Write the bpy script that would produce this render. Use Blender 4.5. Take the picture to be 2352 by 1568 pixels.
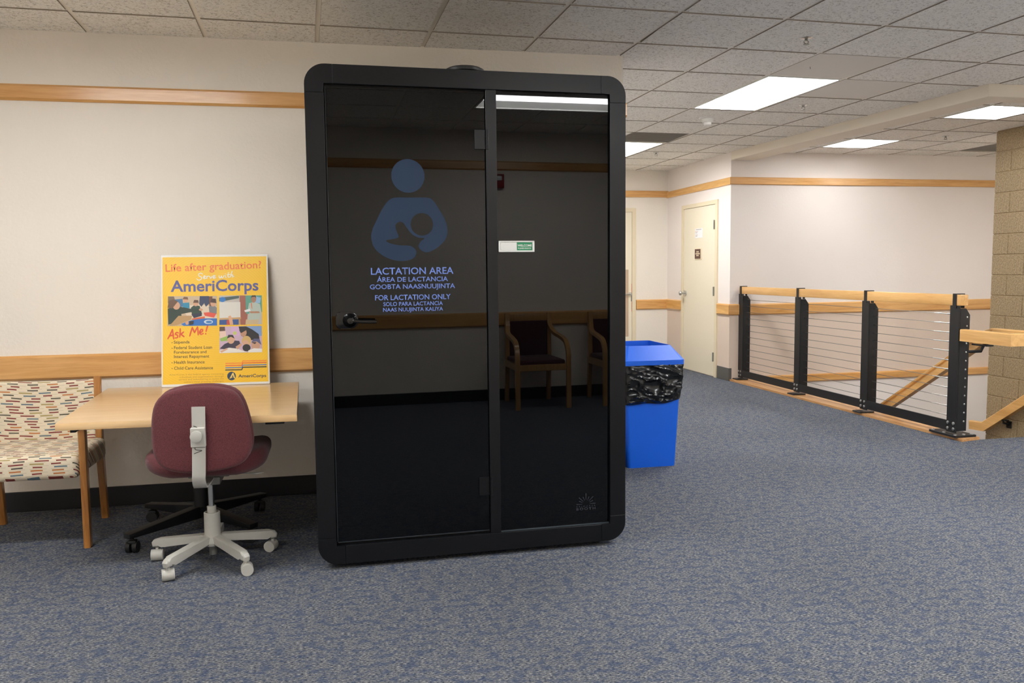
import bpy, bmesh, math, random
from mathutils import Vector, Matrix
random.seed(7)
for o in list(bpy.data.objects): bpy.data.objects.remove(o)
SC = bpy.context.scene
COL = SC.collection

# ------------------------------------------------------------------ camera, world, exposure
cam_d = bpy.data.cameras.new('camera'); cam = bpy.data.objects.new('camera', cam_d); COL.objects.link(cam)
cam_d.sensor_width = 36.0; cam_d.lens = 29.536; cam_d.clip_start = .05; cam_d.clip_end = 60
CA = (0.97825146, -0.20714062, -0.01080933); CB = (0.02818552, 0.08111940, 0.99630579); CC = (0.20549855, 0.97494226, -0.08519354)
EYE = 1.33
cam.matrix_world = Matrix(((CA[0], CB[0], -CC[0], 0), (CA[1], CB[1], -CC[1], 0), (CA[2], CB[2], -CC[2], EYE), (0, 0, 0, 1)))
SC.camera = cam
wd = bpy.data.worlds.new('world'); SC.world = wd; wd.use_nodes = True
wd.node_tree.nodes['Background'].inputs[0].default_value = (1, 1, 1, 1)
wd.node_tree.nodes['Background'].inputs[1].default_value = 0.0
SC.view_settings.view_transform = 'Standard'; SC.view_settings.look = 'None'
SC.view_settings.gamma = 1.0; SC.view_settings.use_curve_mapping = False
SC.view_settings.exposure = 0.0
LAMP = 51.0          # emission of the troffer lenses

# ------------------------------------------------------------------ helpers
def lin(c):
    return tuple(((v / 255) / 12.92 if v / 255 <= .04045 else ((v / 255 + .055) / 1.055) ** 2.4) for v in c) + (1.0,)

def newmat(name):
    m = bpy.data.materials.new(name); m.use_nodes = True
    nt = m.node_tree; b = nt.nodes['Principled BSDF']
    return m, nt, b

def N(nt, kind, **kw):
    n = nt.nodes.new(kind)
    for k, v in kw.items():
        if k in n.bl_rna.properties: setattr(n, k, v)
        else: n.inputs[k].default_value = v
    return n

def plain(name, rgb, rough=.5, metal=0, ior=None, coat=0, noise=0, nscale=40, bump=0, bscale=200):
    m, nt, b = newmat(name)
    b.inputs['Base Color'].default_value = lin(rgb); b.inputs['Roughness'].default_value = rough; b.inputs['Metallic'].default_value = metal
    if ior: b.inputs['IOR'].default_value = ior
    if coat: b.inputs['Coat Weight'].default_value = coat; b.inputs['Coat Roughness'].default_value = .1
    if noise:
        tc = N(nt, 'ShaderNodeTexCoord'); nz = N(nt, 'ShaderNodeTexNoise', Scale=nscale, Detail=4.0)
        mx = N(nt, 'ShaderNodeMix', data_type='RGBA')
        c = lin(rgb)
        mx.inputs[6].default_value = tuple(v * (1 - noise) for v in c[:3]) + (1,); mx.inputs[7].default_value = tuple(min(1, v * (1 + noise)) for v in c[:3]) + (1,)
        nt.links.new(tc.outputs['Object'], nz.inputs['Vector']); nt.links.new(nz.outputs['Fac'], mx.inputs[0]); nt.links.new(mx.outputs[2], b.inputs['Base Color'])
    if bump:
        tc = N(nt, 'ShaderNodeTexCoord'); nz = N(nt, 'ShaderNodeTexNoise', Scale=bscale, Detail=3.0)
        bp = N(nt, 'ShaderNodeBump', Strength=bump, Distance=.002)
        nt.links.new(tc.outputs['Object'], nz.inputs['Vector']); nt.links.new(nz.outputs['Fac'], bp.inputs['Height']); nt.links.new(bp.outputs[0], b.inputs['Normal'])
    return m

def wood(name, c1, c2, axis='X', rough=.32, grain=22.0, stretch=14.0, coat=.45):
    m, nt, b = newmat(name)
    tc = N(nt, 'ShaderNodeTexCoord'); mp = N(nt, 'ShaderNodeMapping')
    s = [grain] * 3; s['XYZ'.index(axis)] = grain / stretch
    mp.inputs['Scale'].default_value = s
    nz = N(nt, 'ShaderNodeTexNoise', Scale=1.0, Detail=5.0, Distortion=.8)
    fine = N(nt, 'ShaderNodeTexNoise', Scale=6.0, Detail=3.0)
    ad = N(nt, 'ShaderNodeMath', operation='MULTIPLY_ADD'); ad.inputs[1].default_value = .35
    rp = N(nt, 'ShaderNodeValToRGB'); e = rp.color_ramp.elements
    e[0].position = .42; e[0].color = lin(c1); e[1].position = .95; e[1].color = lin(c2)
    L = nt.links.new
    L(tc.outputs['Object'], mp.inputs[0]); L(mp.outputs[0], nz.inputs['Vector']); L(mp.outputs[0], fine.inputs['Vector'])
    L(fine.outputs['Fac'], ad.inputs[0]); L(nz.outputs['Fac'], ad.inputs[2]); L(ad.outputs[0], rp.inputs[0]); L(rp.outputs[0], b.inputs['Base Color'])
    b.inputs['Roughness'].default_value = rough; b.inputs['Coat Weight'].default_value = coat; b.inputs['Coat Roughness'].default_value = .18
    return m

def emit(name, rgb, st):
    m, nt, b = newmat(name)
    b.inputs['Base Color'].default_value = (.8, .8, .8, 1); b.inputs['Emission Color'].default_value = lin(rgb); b.inputs['Emission Strength'].default_value = st
    return m

class MB:
    """collects shapes into one bmesh"""
    def __init__(self): self.bm = bmesh.new(); self.mats = []; self.cur = 0
    def use(self, m):
        if m not in self.mats: self.mats.append(m)
        self.cur = self.mats.index(m); return self
    def _add(self, verts, faces, smooth=False):
        vs = [self.bm.verts.new(v) for v in verts]
        fs = []
        for f in faces:
            try:
                fc = self.bm.faces.new([vs[i] for i in f]); fc.smooth = smooth; fc.material_index = self.cur; fs.append(fc)
            except ValueError: pass
        return vs, fs
    def box(self, x0, x1, y0, y1, z0, z1, bev=0, seg=2, M=None):
        v = [(x, y, z) for x in (x0, x1) for y in (y0, y1) for z in (z0, z1)]
        if M is not None: v = [M @ Vector(p) for p in v]
        vs, fs = self._add(v, [(0, 1, 3, 2), (4, 6, 7, 5), (0, 4, 5, 1), (2, 3, 7, 6), (0, 2, 6, 4), (1, 5, 7, 3)])
        if bev:
            es = list({e for f in fs for e in f.edges})
            r = bmesh.ops.bevel(self.bm, geom=es, offset=bev, segments=seg, affect='EDGES', profile=.5)
            for f in r['faces']: f.material_index = self.cur; f.smooth = seg > 1
        return self
    def prism(self, poly, d0, d1, plane='XZ', bev=0, seg=2, M=None, smooth=False):
        """poly in 2-D, extruded along the third axis d0..d1"""
        def P(a, b, d): return {'XZ': (a, d, b), 'XY': (a, b, d), 'YZ': (d, a, b)}[plane]
        n = len(poly)
        v = [P(a, b, d0) for a, b in poly] + [P(a, b, d1) for a, b in poly]
        if M is not None: v = [M @ Vector(p) for p in v]
        fc = [tuple(range(n)), tuple(range(2 * n - 1, n - 1, -1))] + [(i, i + n, (i + 1) % n + n, (i + 1) % n) for i in range(n)]
        vs, fs = self._add(v, fc)
        for f in fs[2:]: f.smooth = smooth
        if bev:
            es = list({e for f in fs[:2] for e in f.edges})
            r = bmesh.ops.bevel(self.bm, geom=es, offset=bev, segments=seg, affect='EDGES', profile=.5)
            for f in r['faces']: f.material_index = self.cur; f.smooth = seg > 1
        return self
    def cyl(self, p0, p1, r0, r1=None, n=20, caps=True, smooth=True):
        r1 = r0 if r1 is None else r1
        return self.tube([p0, p1], [r0, r1], n, caps, smooth)
    def tube(self, path, rad, n=12, caps=True, smooth=True, squash=None, up=None):
        path = [Vector(p) for p in path]; k = len(path)
        if not isinstance(rad, (list, tuple)): rad = [rad] * k
        vs = []; prev = None
        for i, p in enumerate(path):
            t = (path[min(i + 1, k - 1)] - path[max(i - 1, 0)]).normalized()
            if prev is None:
                u = Vector(up) if up else (Vector((0, 0, 1)) if abs(t.z) < .9 else Vector((0, 1, 0)))
            else: u = prev
            u = (u - t * u.dot(t)).normalized(); w = t.cross(u); prev = u
            for j in range(n):
                a = 2 * math.pi * j / n
                sx, sy = squash if squash else (1, 1)
                vs.append(p + u * (math.cos(a) * rad[i] * sx) + w * (math.sin(a) * rad[i] * sy))
        fc = [(i * n + j, i * n + (j + 1) % n, (i + 1) * n + (j + 1) % n, (i + 1) * n + j) for i in range(k - 1) for j in range(n)]
        v, f = self._add(vs, fc, smooth)
        if caps:
            for ring in (v[:n][::-1], v[-n:]):
                c = self.bm.faces.new(ring); c.material_index = self.cur
        return self
    def sweep(self, path, prof, up=(0, 0, 1), smooth=False, caps=True):
        """sweep a closed 2-D profile (a sideways, b along up) along a path"""
        path = [Vector(p) for p in path]; k = len(path); n = len(prof); vs = []
        for i, p in enumerate(path):
            t0 = (path[i] - path[i - 1]).normalized() if i else (path[1] - path[0]).normalized()
            t1 = (path[i + 1] - path[i]).normalized() if i < k - 1 else t0
            t = (t0 + t1).normalized(); U = Vector(up)
            s = t.cross(U).normalized(); u = s.cross(t)
            m = 1 / max(.3, math.sqrt((1 + t0.dot(t1)) / 2))
            ax = (t1 - t0)
            hor = abs(ax.dot(s)) > abs(ax.dot(u))
            for a, b in prof: vs.append(p + s * a * (m if hor else 1) + u * b * (1 if hor else m))
        fc = [(i * n + j, i * n + (j + 1) % n, (i + 1) * n + (j + 1) % n, (i + 1) * n + j) for i in range(k - 1) for j in range(n)]
        v, f = self._add(vs, fc, smooth)
        if caps:
            for ring in (v[:n][::-1], v[-n:]):
                c = self.bm.faces.new(ring); c.material_index = self.cur
        return self
    def pillow(self, poly, d0, d1, r, plane='XZ', seg=5, dome=.0):
        """a cushion: closed outline between d0 and d1 with edges rounded by r"""
        def P(a, b, d): return Vector({'XZ': (a, d, b), 'XY': (a, b, d), 'YZ': (d, a, b)}[plane])
        n = len(poly); cx = sum(p[0] for p in poly) / n; cy = sum(p[1] for p in poly) / n
        ar = sum(poly[k - 1][0] * poly[k][1] - poly[k][0] * poly[k - 1][1] for k in range(n)); sg = 1 if ar > 0 else -1
        nr = []
        for k in range(n):
            tx, ty = poly[(k + 1) % n][0] - poly[k - 1][0], poly[(k + 1) % n][1] - poly[k - 1][1]; l = math.hypot(tx, ty); nr.append((ty / l * sg, -tx / l * sg))
        lv = []
        for t in range(seg + 1):
            a = math.pi / 2 * t / seg; lv.append((r * (1 - math.sin(a)), d0 + r * (1 - math.cos(a))))
        lv += [(i_, d0 + d1 - d) for i_, d in lv[::-1]]
        rings = [[P(p[0] - q[0] * ins, p[1] - q[1] * ins, d) for p, q in zip(poly, nr)] for ins, d in lv]
        def cap(base, d, sd):
            out = []
            for f in (.75, .45, .2): out.append([P(cx + (p[0] - q[0] * r - cx) * f, cy + (p[1] - q[1] * r - cy) * f, d - sd * dome * (1 - f * f)) for p, q in zip(poly, nr)])
            return out
        rings = cap(rings[0], d0, 1)[::-1] + rings + cap(rings[-1], d1, -1)
        v, f = self._add([p for rg in rings for p in rg], [(i * n + j, i * n + (j + 1) % n, (i + 1) * n + (j + 1) % n, (i + 1) * n + j) for i in range(len(rings) - 1) for j in range(n)], True)
        for rg in (v[:n][::-1], v[-n:]):
            c = self.bm.faces.new(rg); c.smooth = True; c.material_index = self.cur
        return self
    def lathe(self, prof, c=(0, 0, 0), n=24, M=None):
        """prof: list of (r, z) from top to bottom, around Z through c"""
        vs = []
        for r, z in prof:
            for j in range(n):
                a = 2 * math.pi * j / n; p = Vector((c[0] + r * math.cos(a), c[1] + r * math.sin(a), c[2] + z))
                vs.append(M @ p if M is not None else p)
        k = len(prof)
        fc = [(i * n + j, i * n + (j + 1) % n, (i + 1) * n + (j + 1) % n, (i + 1) * n + j) for i in range(k - 1) for j in range(n)]
        v, f = self._add(vs, fc, True)
        for ring in (v[:n][::-1], v[-n:]):
            try: fcx = self.bm.faces.new(ring); fcx.material_index = self.cur
            except ValueError: pass
        return self
    def grid(self, fn, nu, nv, smooth=True, wrap=False):
        vs = [fn(i / nu, j / nv) for i in range(nu + 1) for j in range(nv + 1)]
        fc = [(i * (nv + 1) + j, (i + 1) * (nv + 1) + j, (i + 1) * (nv + 1) + j + 1, i * (nv + 1) + j + 1) for i in range(nu) for j in range(nv)]
        self._add(vs, fc, smooth); return self
    def build(self, name, mat=None, parent=None, fix=True, sharp=None):
        if fix: bmesh.ops.recalc_face_normals(self.bm, faces=self.bm.faces)
        me = bpy.data.meshes.new(name); self.bm.to_mesh(me); self.bm.free()
        me.set_sharp_from_angle(angle=.43)
        for m in (self.mats or ([mat] if mat else [])): me.materials.append(m)
        return link(name, me, parent)

def link(name, me, parent=None):
    o = bpy.data.objects.new(name, me); COL.objects.link(o)
    if parent is not None: o.parent = parent
    return o
def tag(o, label, cat, group=None):
    o['label'] = label; o['category'] = cat
    if group: o['group'] = group
    return o
def struct(o, label=None):
    o['kind'] = 'structure'
    if label: o['label'] = label
    return o
def thing(name, label, cat, loc=(0, 0, 0), rz=0, group=None):
    o = bpy.data.objects.new(name, None); COL.objects.link(o); o.empty_display_size = .1
    o.location = loc; o.rotation_euler = (0, 0, rz)
    return tag(o, label, cat, group)
def dup(root, loc, rz=0, label=None):
    r = root.copy(); COL.objects.link(r); r.location = loc; r.rotation_euler = (0, 0, rz)
    if label: r['label'] = label
    for ch in list(root.children):
        c = ch.copy(); COL.objects.link(c); c.parent = r
        for g in ch.children:
            d = g.copy(); COL.objects.link(d); d.parent = c
    return r
def arc(cx, cz, r, a0, a1, n=8):
    return [(cx + r * math.cos(math.radians(a0 + (a1 - a0) * i / n)), cz + r * math.sin(math.radians(a0 + (a1 - a0) * i / n))) for i in range(n + 1)]
def rrect(x0, x1, z0, z1, r, n=6):
    return arc(x0 + r, z0 + r, r, 180, 270, n) + arc(x1 - r, z0 + r, r, 270, 360, n) + arc(x1 - r, z1 - r, r, 0, 90, n) + arc(x0 + r, z1 - r, r, 90, 180, n)
def smoothpath(pts, n=6):
    P = [Vector(p) for p in pts]; out = []
    for i in range(len(P) - 1):
        p0, p1, p2, p3 = P[max(i - 1, 0)], P[i], P[i + 1], P[min(i + 2, len(P) - 1)]
        for k in range(n):
            t = k / n; out.append(.5 * ((2 * p1) + (p2 - p0) * t + (2 * p0 - 5 * p1 + 4 * p2 - p3) * t * t + (3 * p1 - p0 - 3 * p2 + p3) * t ** 3))
    out.append(P[-1]); return out

_cap = {}
def text_verts(s, bold=0.0, shear=0.0, space=1.0):
    cu = bpy.data.curves.new('t', 'FONT'); cu.body = s; cu.offset = bold; cu.shear = shear; cu.space_character = space; cu.resolution_u = 3
    ob = bpy.data.objects.new('t', cu); COL.objects.link(ob)
    dg = bpy.context.evaluated_depsgraph_get()
    me = bpy.data.meshes.new_from_object(ob.evaluated_get(dg))
    bpy.data.objects.remove(ob); bpy.data.curves.remove(cu)
    return me
def text(name, s, mat, parent, place, width, cap, bold=0.0, shear=0.0, align='L', space=1.0):
    """place(u, v) maps baseline-relative metres to the parent's 3-D"""
    if (bold, shear) not in _cap:
        h = text_verts('H', bold, shear); ys = [v.co.y for v in h.vertices]; _cap[(bold, shear)] = (min(ys), max(ys)); bpy.data.meshes.remove(h)
    y0, y1 = _cap[(bold, shear)]
    me = text_verts(s, bold, shear, space)
    xs = [v.co.x for v in me.vertices]; x0, x1 = min(xs), max(xs)
    ky = cap / (y1 - y0); kx = width / (x1 - x0) if width else ky
    for v in me.vertices:
        u = (v.co.x - x0) * kx
        if align == 'C': u -= (x1 - x0) * kx / 2
        if align == 'R': u -= (x1 - x0) * kx
        v.co = place(u, (v.co.y - y0) * ky)
    me.name = name; me.materials.clear(); me.materials.append(mat)
    return link(name, me, parent)

# ------------------------------------------------------------------ materials
def wall_paint(name, rgb, bump=.42):
    m, nt, b = newmat(name); L = nt.links.new
    tc = N(nt, 'ShaderNodeTexCoord')
    n1 = N(nt, 'ShaderNodeTexNoise', Scale=55.0, Detail=4.0, Roughness=.55); n2 = N(nt, 'ShaderNodeTexNoise', Scale=1.2, Detail=2.0)
    mx = N(nt, 'ShaderNodeMix', data_type='RGBA'); c = lin(rgb)
    mx.inputs[6].default_value = tuple(v * .96 for v in c[:3]) + (1,); mx.inputs[7].default_value = tuple(min(1, v * 1.04) for v in c[:3]) + (1,)
    bp = N(nt, 'ShaderNodeBump', Strength=bump, Distance=.006)
    L(tc.outputs['Object'], n1.inputs['Vector']); L(tc.outputs['Object'], n2.inputs['Vector']); L(n2.outputs['Fac'], mx.inputs[0]); L(mx.outputs[2], b.inputs['Base Color'])
    L(n1.outputs['Fac'], bp.inputs['Height']); L(bp.outputs[0], b.inputs['Normal']); b.inputs['Roughness'].default_value = .62
    return m
M_wall = wall_paint('cream_wall_paint', (243, 235, 223))
M_wall2 = wall_paint('pale_pink_wall_paint', (243, 234, 228), .15)
M_wains = wall_paint('tan_wall_paint', (224, 205, 189), .15)
M_beam = wall_paint('beam_paint', (236, 225, 208), .1)

def carpet():
    m, nt, b = newmat('blue_grey_loop_carpet'); L = nt.links.new
    tc = N(nt, 'ShaderNodeTexCoord')
    def nz(sc, vec, det=3.0, rough=.6):
        mp = N(nt, 'ShaderNodeMapping'); mp.inputs['Scale'].default_value = vec
        n = N(nt, 'ShaderNodeTexNoise', Scale=sc, Detail=det, Roughness=rough); L(tc.outputs['Object'], mp.inputs[0]); L(mp.outputs[0], n.inputs['Vector']); return n.outputs['Fac']
    loops = nz(150, (.55, 1.6, 1), 2.0, .7)
    patch = nz(26, (.8, 1.25, 1), 4.0, .65)
    big = nz(1.1, (1, 1, 1), 2.0)
    r1 = N(nt, 'ShaderNodeValToRGB'); e = r1.color_ramp.elements
    e[0].position = .36; e[0].color = lin((38, 46, 58)); e[1].position = .66; e[1].color = lin((153, 149, 145))
    x = e.new(.5); x.color = lin((94, 98, 104))
    r2 = N(nt, 'ShaderNodeValToRGB'); e = r2.color_ramp.elements
    e[0].position = .40; e[0].color = (1, 1, 1, 1); e[1].position = .54; e[1].color = (0, 0, 0, 1)
    mx = N(nt, 'ShaderNodeMix', data_type='RGBA'); mx.inputs[7].default_value = lin((48, 64, 94))
    ml = N(nt, 'ShaderNodeMath', operation='MULTIPLY'); ml.inputs[1].default_value = .62
    L(loops, r1.inputs[0]); L(patch, r2.inputs[0]); L(r2.outputs[0], ml.inputs[0]); L(ml.outputs[0], mx.inputs[0]); L(r1.outputs[0], mx.inputs[6])
    m2 = N(nt, 'ShaderNodeMix', data_type='RGBA', blend_type='MULTIPLY'); m2.inputs[0].default_value = 1
    r3 = N(nt, 'ShaderNodeValToRGB'); e = r3.color_ramp.elements; e[0].position = .3; e[0].color = (.9, .9, .9, 1); e[1].position = .7; e[1].color = (1.06, 1.06, 1.06, 1)
    L(big, r3.inputs[0]); L(mx.outputs[2], m2.inputs[6]); L(r3.outputs[0], m2.inputs[7]); L(m2.outputs[2], b.inputs['Base Color'])
    bp = N(nt, 'ShaderNodeBump', Strength=.6, Distance=.004); L(loops, bp.inputs['Height']); L(bp.outputs[0], b.inputs['Normal'])
    b.inputs['Roughness'].default_value = .95; b.inputs['Specular IOR Level'].default_value = .1
    return m
M_carpet = carpet()

def tile_mat():
    m, nt, b = newmat('fissured_ceiling_tile'); L = nt.links.new
    tc = N(nt, 'ShaderNodeTexCoord')
    v = N(nt, 'ShaderNodeTexNoise', Scale=62.0, Detail=5.0, Roughness=.78, Distortion=.8)
    r = N(nt, 'ShaderNodeValToRGB'); e = r.color_ramp.elements
    e[0].position = .33; e[0].color = lin((172, 165, 154)); e[1].position = .49; e[1].color = lin((250, 247, 241))
    bp = N(nt, 'ShaderNodeBump', Strength=.7, Distance=.004)
    L(tc.outputs['Object'], v.inputs['Vector']); L(v.outputs['Fac'], r.inputs[0]); L(r.outputs[0], b.inputs['Base Color']); L(v.outputs['Fac'], bp.inputs['Height']); L(bp.outputs[0], b.inputs['Normal'])
    b.inputs['Roughness'].default_value = .9; b.inputs['Specular IOR Level'].default_value = .15
    return m
M_tile = tile_mat()
M_tile2 = plain('smooth_ceiling_panel', (222, 217, 209), .5)
M_vent = plain('return_grille_grey', (132, 128, 122), .6)
M_tee = plain('ceiling_tee_enamel', (244, 238, 226), .45)
M_white = plain('white_enamel', (236, 235, 230), .4)
M_lamp = emit('lit_lamp_lens', (250, 251, 252), LAMP)
M_lamp2 = emit('lit_small_lamp_lens', (250, 251, 252), LAMP * .54)
M_lamp3 = emit('lit_dim_lamp_lens', (250, 251, 252), LAMP * .83)
M_base = plain('charcoal_vinyl_base', (30, 31, 35), .45, bump=.1)
M_base2 = plain('grey_vinyl_base', (92, 90, 86), .45, bump=.1)
M_trimx = wood('maple_trim_lengthwise', (204, 144, 76), (236, 186, 120), 'X')
M_trimy = wood('maple_trim_crosswise', (208, 150, 76), (238, 190, 118), 'Y')
M_woodz = wood('oak_frame', (146, 92, 36), (190, 132, 66), 'Z', grain=40)
M_woodx = wood('oak_frame_rails', (146, 92, 36), (190, 132, 66), 'X', grain=40)
M_rail = wood('maple_handrail', (212, 156, 86), (242, 194, 124), 'Y')
M_strip = wood('oak_floor_strip', (176, 122, 70), (222, 172, 116), 'Y', rough=.5, grain=60)
M_frame = plain('cream_door_frame', (232, 218, 188), .42)
M_door = plain('cream_door', (238, 228, 205), .45, noise=.02)
M_steel = plain('black_powder_coated_steel', (17, 18, 21), .45)
M_chrome = plain('satin_steel', (200, 200, 198), .28, 1)
M_dull = plain('dull_nickel', (150, 150, 142), .35, .3)
M_cable = plain('stainless_cable', (150, 146, 142), .35, 1)
M_brown = plain('brown_sign_plastic', (94, 62, 52), .5)
M_ivory = plain('ivory_plastic', (232, 216, 184), .5)
M_paper = plain('white_paper', (240, 240, 240), .8)
M_ink = plain('dark_ink', (150, 135, 130), .8)
M_redink = plain('faint_red_ink', (214, 170, 160), .8)
M_orange = plain('orange_tape', (222, 110, 60), .6)
def block_mat():
    m, nt, b = newmat('tan_split_block'); L = nt.links.new
    tc = N(nt, 'ShaderNodeTexCoord'); n1 = N(nt, 'ShaderNodeTexNoise', Scale=70.0, Detail=5.0, Roughness=.7)
    r = N(nt, 'ShaderNodeValToRGB'); e = r.color_ramp.elements
    e[0].position = .3; e[0].color = lin((112, 92, 64)); e[1].position = .6; e[1].color = lin((178, 156, 120))
    bp = N(nt, 'ShaderNodeBump', Strength=.8, Distance=.008)
    L(tc.outputs['Object'], n1.inputs['Vector']); L(n1.outputs['Fac'], r.inputs[0]); L(r.outputs[0], b.inputs['Base Color']); L(n1.outputs['Fac'], bp.inputs['Height']); L(bp.outputs[0], b.inputs['Normal'])
    b.inputs['Roughness'].default_value = .5
    return m
M_block = block_mat()
M_mortar = plain('tan_mortar', (160, 138, 104), .9, bump=.3)

# ------------------------------------------------------------------ the shell
CE = 2.656; WB = 5.114; WX = 1.805; FW = 10.937; DX = 4.508; SW = 9.062; OW = -.60; LX = -2.6; RX = 9.0; FRX = 6.69; CX = 6.5; CY = 7.33; STY = 5.45; GX = 4.62
def sbox(name, mat, *a, label=None):
    return struct(MB().box(*a).build(name, mat), label)
TOP = CE + .3
fl = MB()
for x0, x1, y0, y1 in ((LX, WX, OW, WB), (WX, DX, OW, FW), (DX, FRX, OW, STY), (DX, 4.78, STY, SW)):
    fl.box(x0, x1, y0, y1, -.12, 0)
struct(fl.build('floor', M_carpet), 'blue grey flecked loop carpet')
sbox('wall_back', M_wall, LX, WX, WB, WB + .12, 0, TOP)
sbox('wall_corridor', M_wall, WX - .12, WX, WB + .12, FW, 0, TOP)
sbox('wall_far', M_wall, WX - .12, DX + .12, FW, FW + .12, 0, TOP)
w = MB().use(M_wall2).box(DX, DX + .12, SW, FW, .8, TOP).use(M_wains).box(DX, DX + .12, SW, FW, 0, .8)
struct(w.build('wall_door'))
w = MB().use(M_wall2).box(DX + .12, RX, SW, SW + .12, .8, TOP).use(M_wains).box(DX + .12, RX, SW, SW + .12, -.02, .8).use(M_wall2).box(DX + .12, RX, SW, SW + .12, -1.3, -.02)
struct(w.build('wall_stairwell'))
sbox('wall_opposite', M_wall, LX, FRX, OW - .12, OW, 0, TOP)
sbox('wall_left', M_wall, LX - .12, LX, OW, WB, 0, TOP)  # unseen; brought in close to bounce more light
sbox('wall_right', M_wall, FRX, FRX + .12, OW, STY, 0, TOP)  # unseen; closes the front hall near by for extra wall bounce
sbox('wall_stair_end', M_wall, RX, RX + .12, STY, SW, -1.3, TOP)
# stair: steps going down away from the camera to a landing
st = MB(); NS = 7; RUN = .285; RISE = .176
for k in range(NS - 1):
    st.box(4.79, CX - .02, STY + k * RUN, STY + (k + 1) * RUN + .02, -(k + 1) * RISE - .15, -(k + 1) * RISE)
st.box(4.79, RX, STY + (NS - 1) * RUN, SW, -NS * RISE - .12, -NS * RISE)
struct(st.build('floor_stairs', M_carpet), 'carpeted stair going down to a landing')
sbox('wall_stair_side', M_wains, 4.66, 4.78, STY, SW, -1.3, -.12)
# concrete block wall beside the stair
cw = struct(MB().box(CX + .006, CX + .19, STY + .02, CY - .012, -1.24, CE).build('wall_block', M_mortar), 'tan split faced concrete block wall')
BH = .2032; BLK = .4064
def blockmesh(L_):
    return MB().box(0, .19, .003, L_ - .003, .003, BH - .003, bev=.004, seg=1)
full = blockmesh(BLK).build('block', M_block, cw); half = None; first = True
z = 2.443 - 18 * BH; row = 0
while z < CE - .02:
    yy = CY; k = 0
    off = BLK if row % 2 == 0 else BLK / 2
    while yy > STY + .06:
        L_ = off if k == 0 else BLK; L_ = min(L_, yy - STY - .03); h = min(BH, CE - z)
        if abs(L_ - BLK) < 1e-4 and h == BH:
            if first: o = full; first = False
            else: o = full.copy(); COL.objects.link(o)
            o.location = (CX, yy - BLK, z)
        else:
            o = MB().box(0, .19, .003, L_ - .003, .003, h - .003, bev=.004, seg=1).build('block', M_block, cw); o.location = (CX, yy - L_, z)
        yy -= L_; k += 1
    z += BH; row += 1
sbox('wall_stair_right', M_wall, CX + .19, RX, STY, STY + .1, 0, CE)

# beam round the stair opening, hanging under the ceiling
bm_ = MB().prism([(DX - .005, SW - .002), (4.735, 5.43), (FRX, 5.43), (FRX, 5.60), (4.93, 5.60), (4.80, SW - .002)], CE - .1, CE, 'XY', bev=.012)
struct(bm_.build('beam', M_beam), 'cream drywall beam round the stair opening')

# trims: upper band, chair rail, vinyl base
def rail_prof(z0, z1, d, ch):
    return [(0, z0), (d - ch, z0), (d, z0 + ch), (d, z1 - ch), (d - ch, z1), (0, z1)]
def trim(name, p0, p1, nrm, z0, z1, d, ch, mat, label, m0=0, m1=0):
    """a moulding on the line p0-p1 (2-D), standing out along nrm"""
    prof = rail_prof(z0, z1, d, ch); mb = MB()
    u = Vector((p1[0] - p0[0], p1[1] - p0[1])).normalized(); n = len(prof)
    vs = [(p[0] + (nrm[0] + u[0] * k) * a, p[1] + (nrm[1] + u[1] * k) * a, b) for p, k in ((p0, -m0), (p1, m1)) for a, b in prof]
    mb._add(vs, [tuple(range(n)), tuple(range(2 * n - 1, n - 1, -1))] + [(i, i + n, (i + 1) % n + n, (i + 1) % n) for i in range(n)])
    return struct(mb.build(name, mat), label)
tn = 0
def T(p0, p1, nrm, z0, z1, d, ch, mat, label, m0=0, m1=0):
    global tn; tn += 1
    return trim('trim_%d' % tn, p0, p1, nrm, z0, z1, d, ch, mat, label, m0, m1)
U = (2.274, 2.362, .02, .012); R_ = (.744, .882, .024, .012)
T((LX, WB), (WX + .02, WB), (0, -1), *U, M_trimx, 'upper maple band on the back wall')
T((LX, WB), (WX + .006, WB), (0, -1), *R_, M_trimx, 'maple chair rail on the back wall')
T((WX, FW), (DX, FW), (0, -1), 2.29, 2.378, .02, .006, M_trimx, 'upper maple band on the far wall')
T((4.05, FW), (DX, FW), (0, -1), .765, .9, .024, .012, M_trimx, 'chair rail right of the far door')
T((DX, FW), (DX, SW), (-1, 0), 2.28, 2.364, .02, .006, M_trimy, 'upper band above the signed door', 0, 1)
T((DX, FW), (DX, 10.425), (-1, 0), .768, .904, .024, .012, M_trimy, 'chair rail left of the signed door')
T((DX, 9.362), (DX, SW), (-1, 0), .772, .902, .024, .012, M_trimy, 'chair rail right of the signed door', 0, 1)
T((DX, SW), (RX, SW), (0, -1), 2.28, 2.364, .02, .006, M_trimx, 'upper band on the stairwell wall', 1, 0)
T((DX, SW), (RX, SW), (0, -1), .772, .902, .024, .012, M_trimx, 'chair rail on the stairwell wall', 1, 0)
T((4.85, SW), (RX, SW), (0, -1), -.045, .045, .03, .012, M_trimx, 'lower rail on the stairwell wall')
T((LX, OW), (FRX, OW), (0, 1), *U, M_trimx, 'upper band on the opposite wall')
T((LX, OW), (FRX, OW), (0, 1), *R_, M_trimx, 'chair rail on the opposite wall')
trim('baseboard_back', (LX, WB), (WX + .008, WB), (0, -1), 0, .114, .008, .003, M_base, 'dark vinyl base on the back wall')
trim('baseboard_far', (4.05, FW), (DX, FW), (0, -1), 0, .15, .008, .003, M_base2, None)
trim('baseboard_door', (DX, 9.362), (DX, SW), (-1, 0), 0, .15, .008, .003, M_base2, 'grey vinyl base beside the signed door', 0, 1)
trim('baseboard_door_left', (DX, FW), (DX, 10.425), (-1, 0), 0, .15, .008, .003, M_base2, None)
trim('baseboard_corner', (DX, SW), (DX + .03, SW), (0, -1), 0, .15, .008, .003, M_base2, None, 1, 0)
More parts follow.
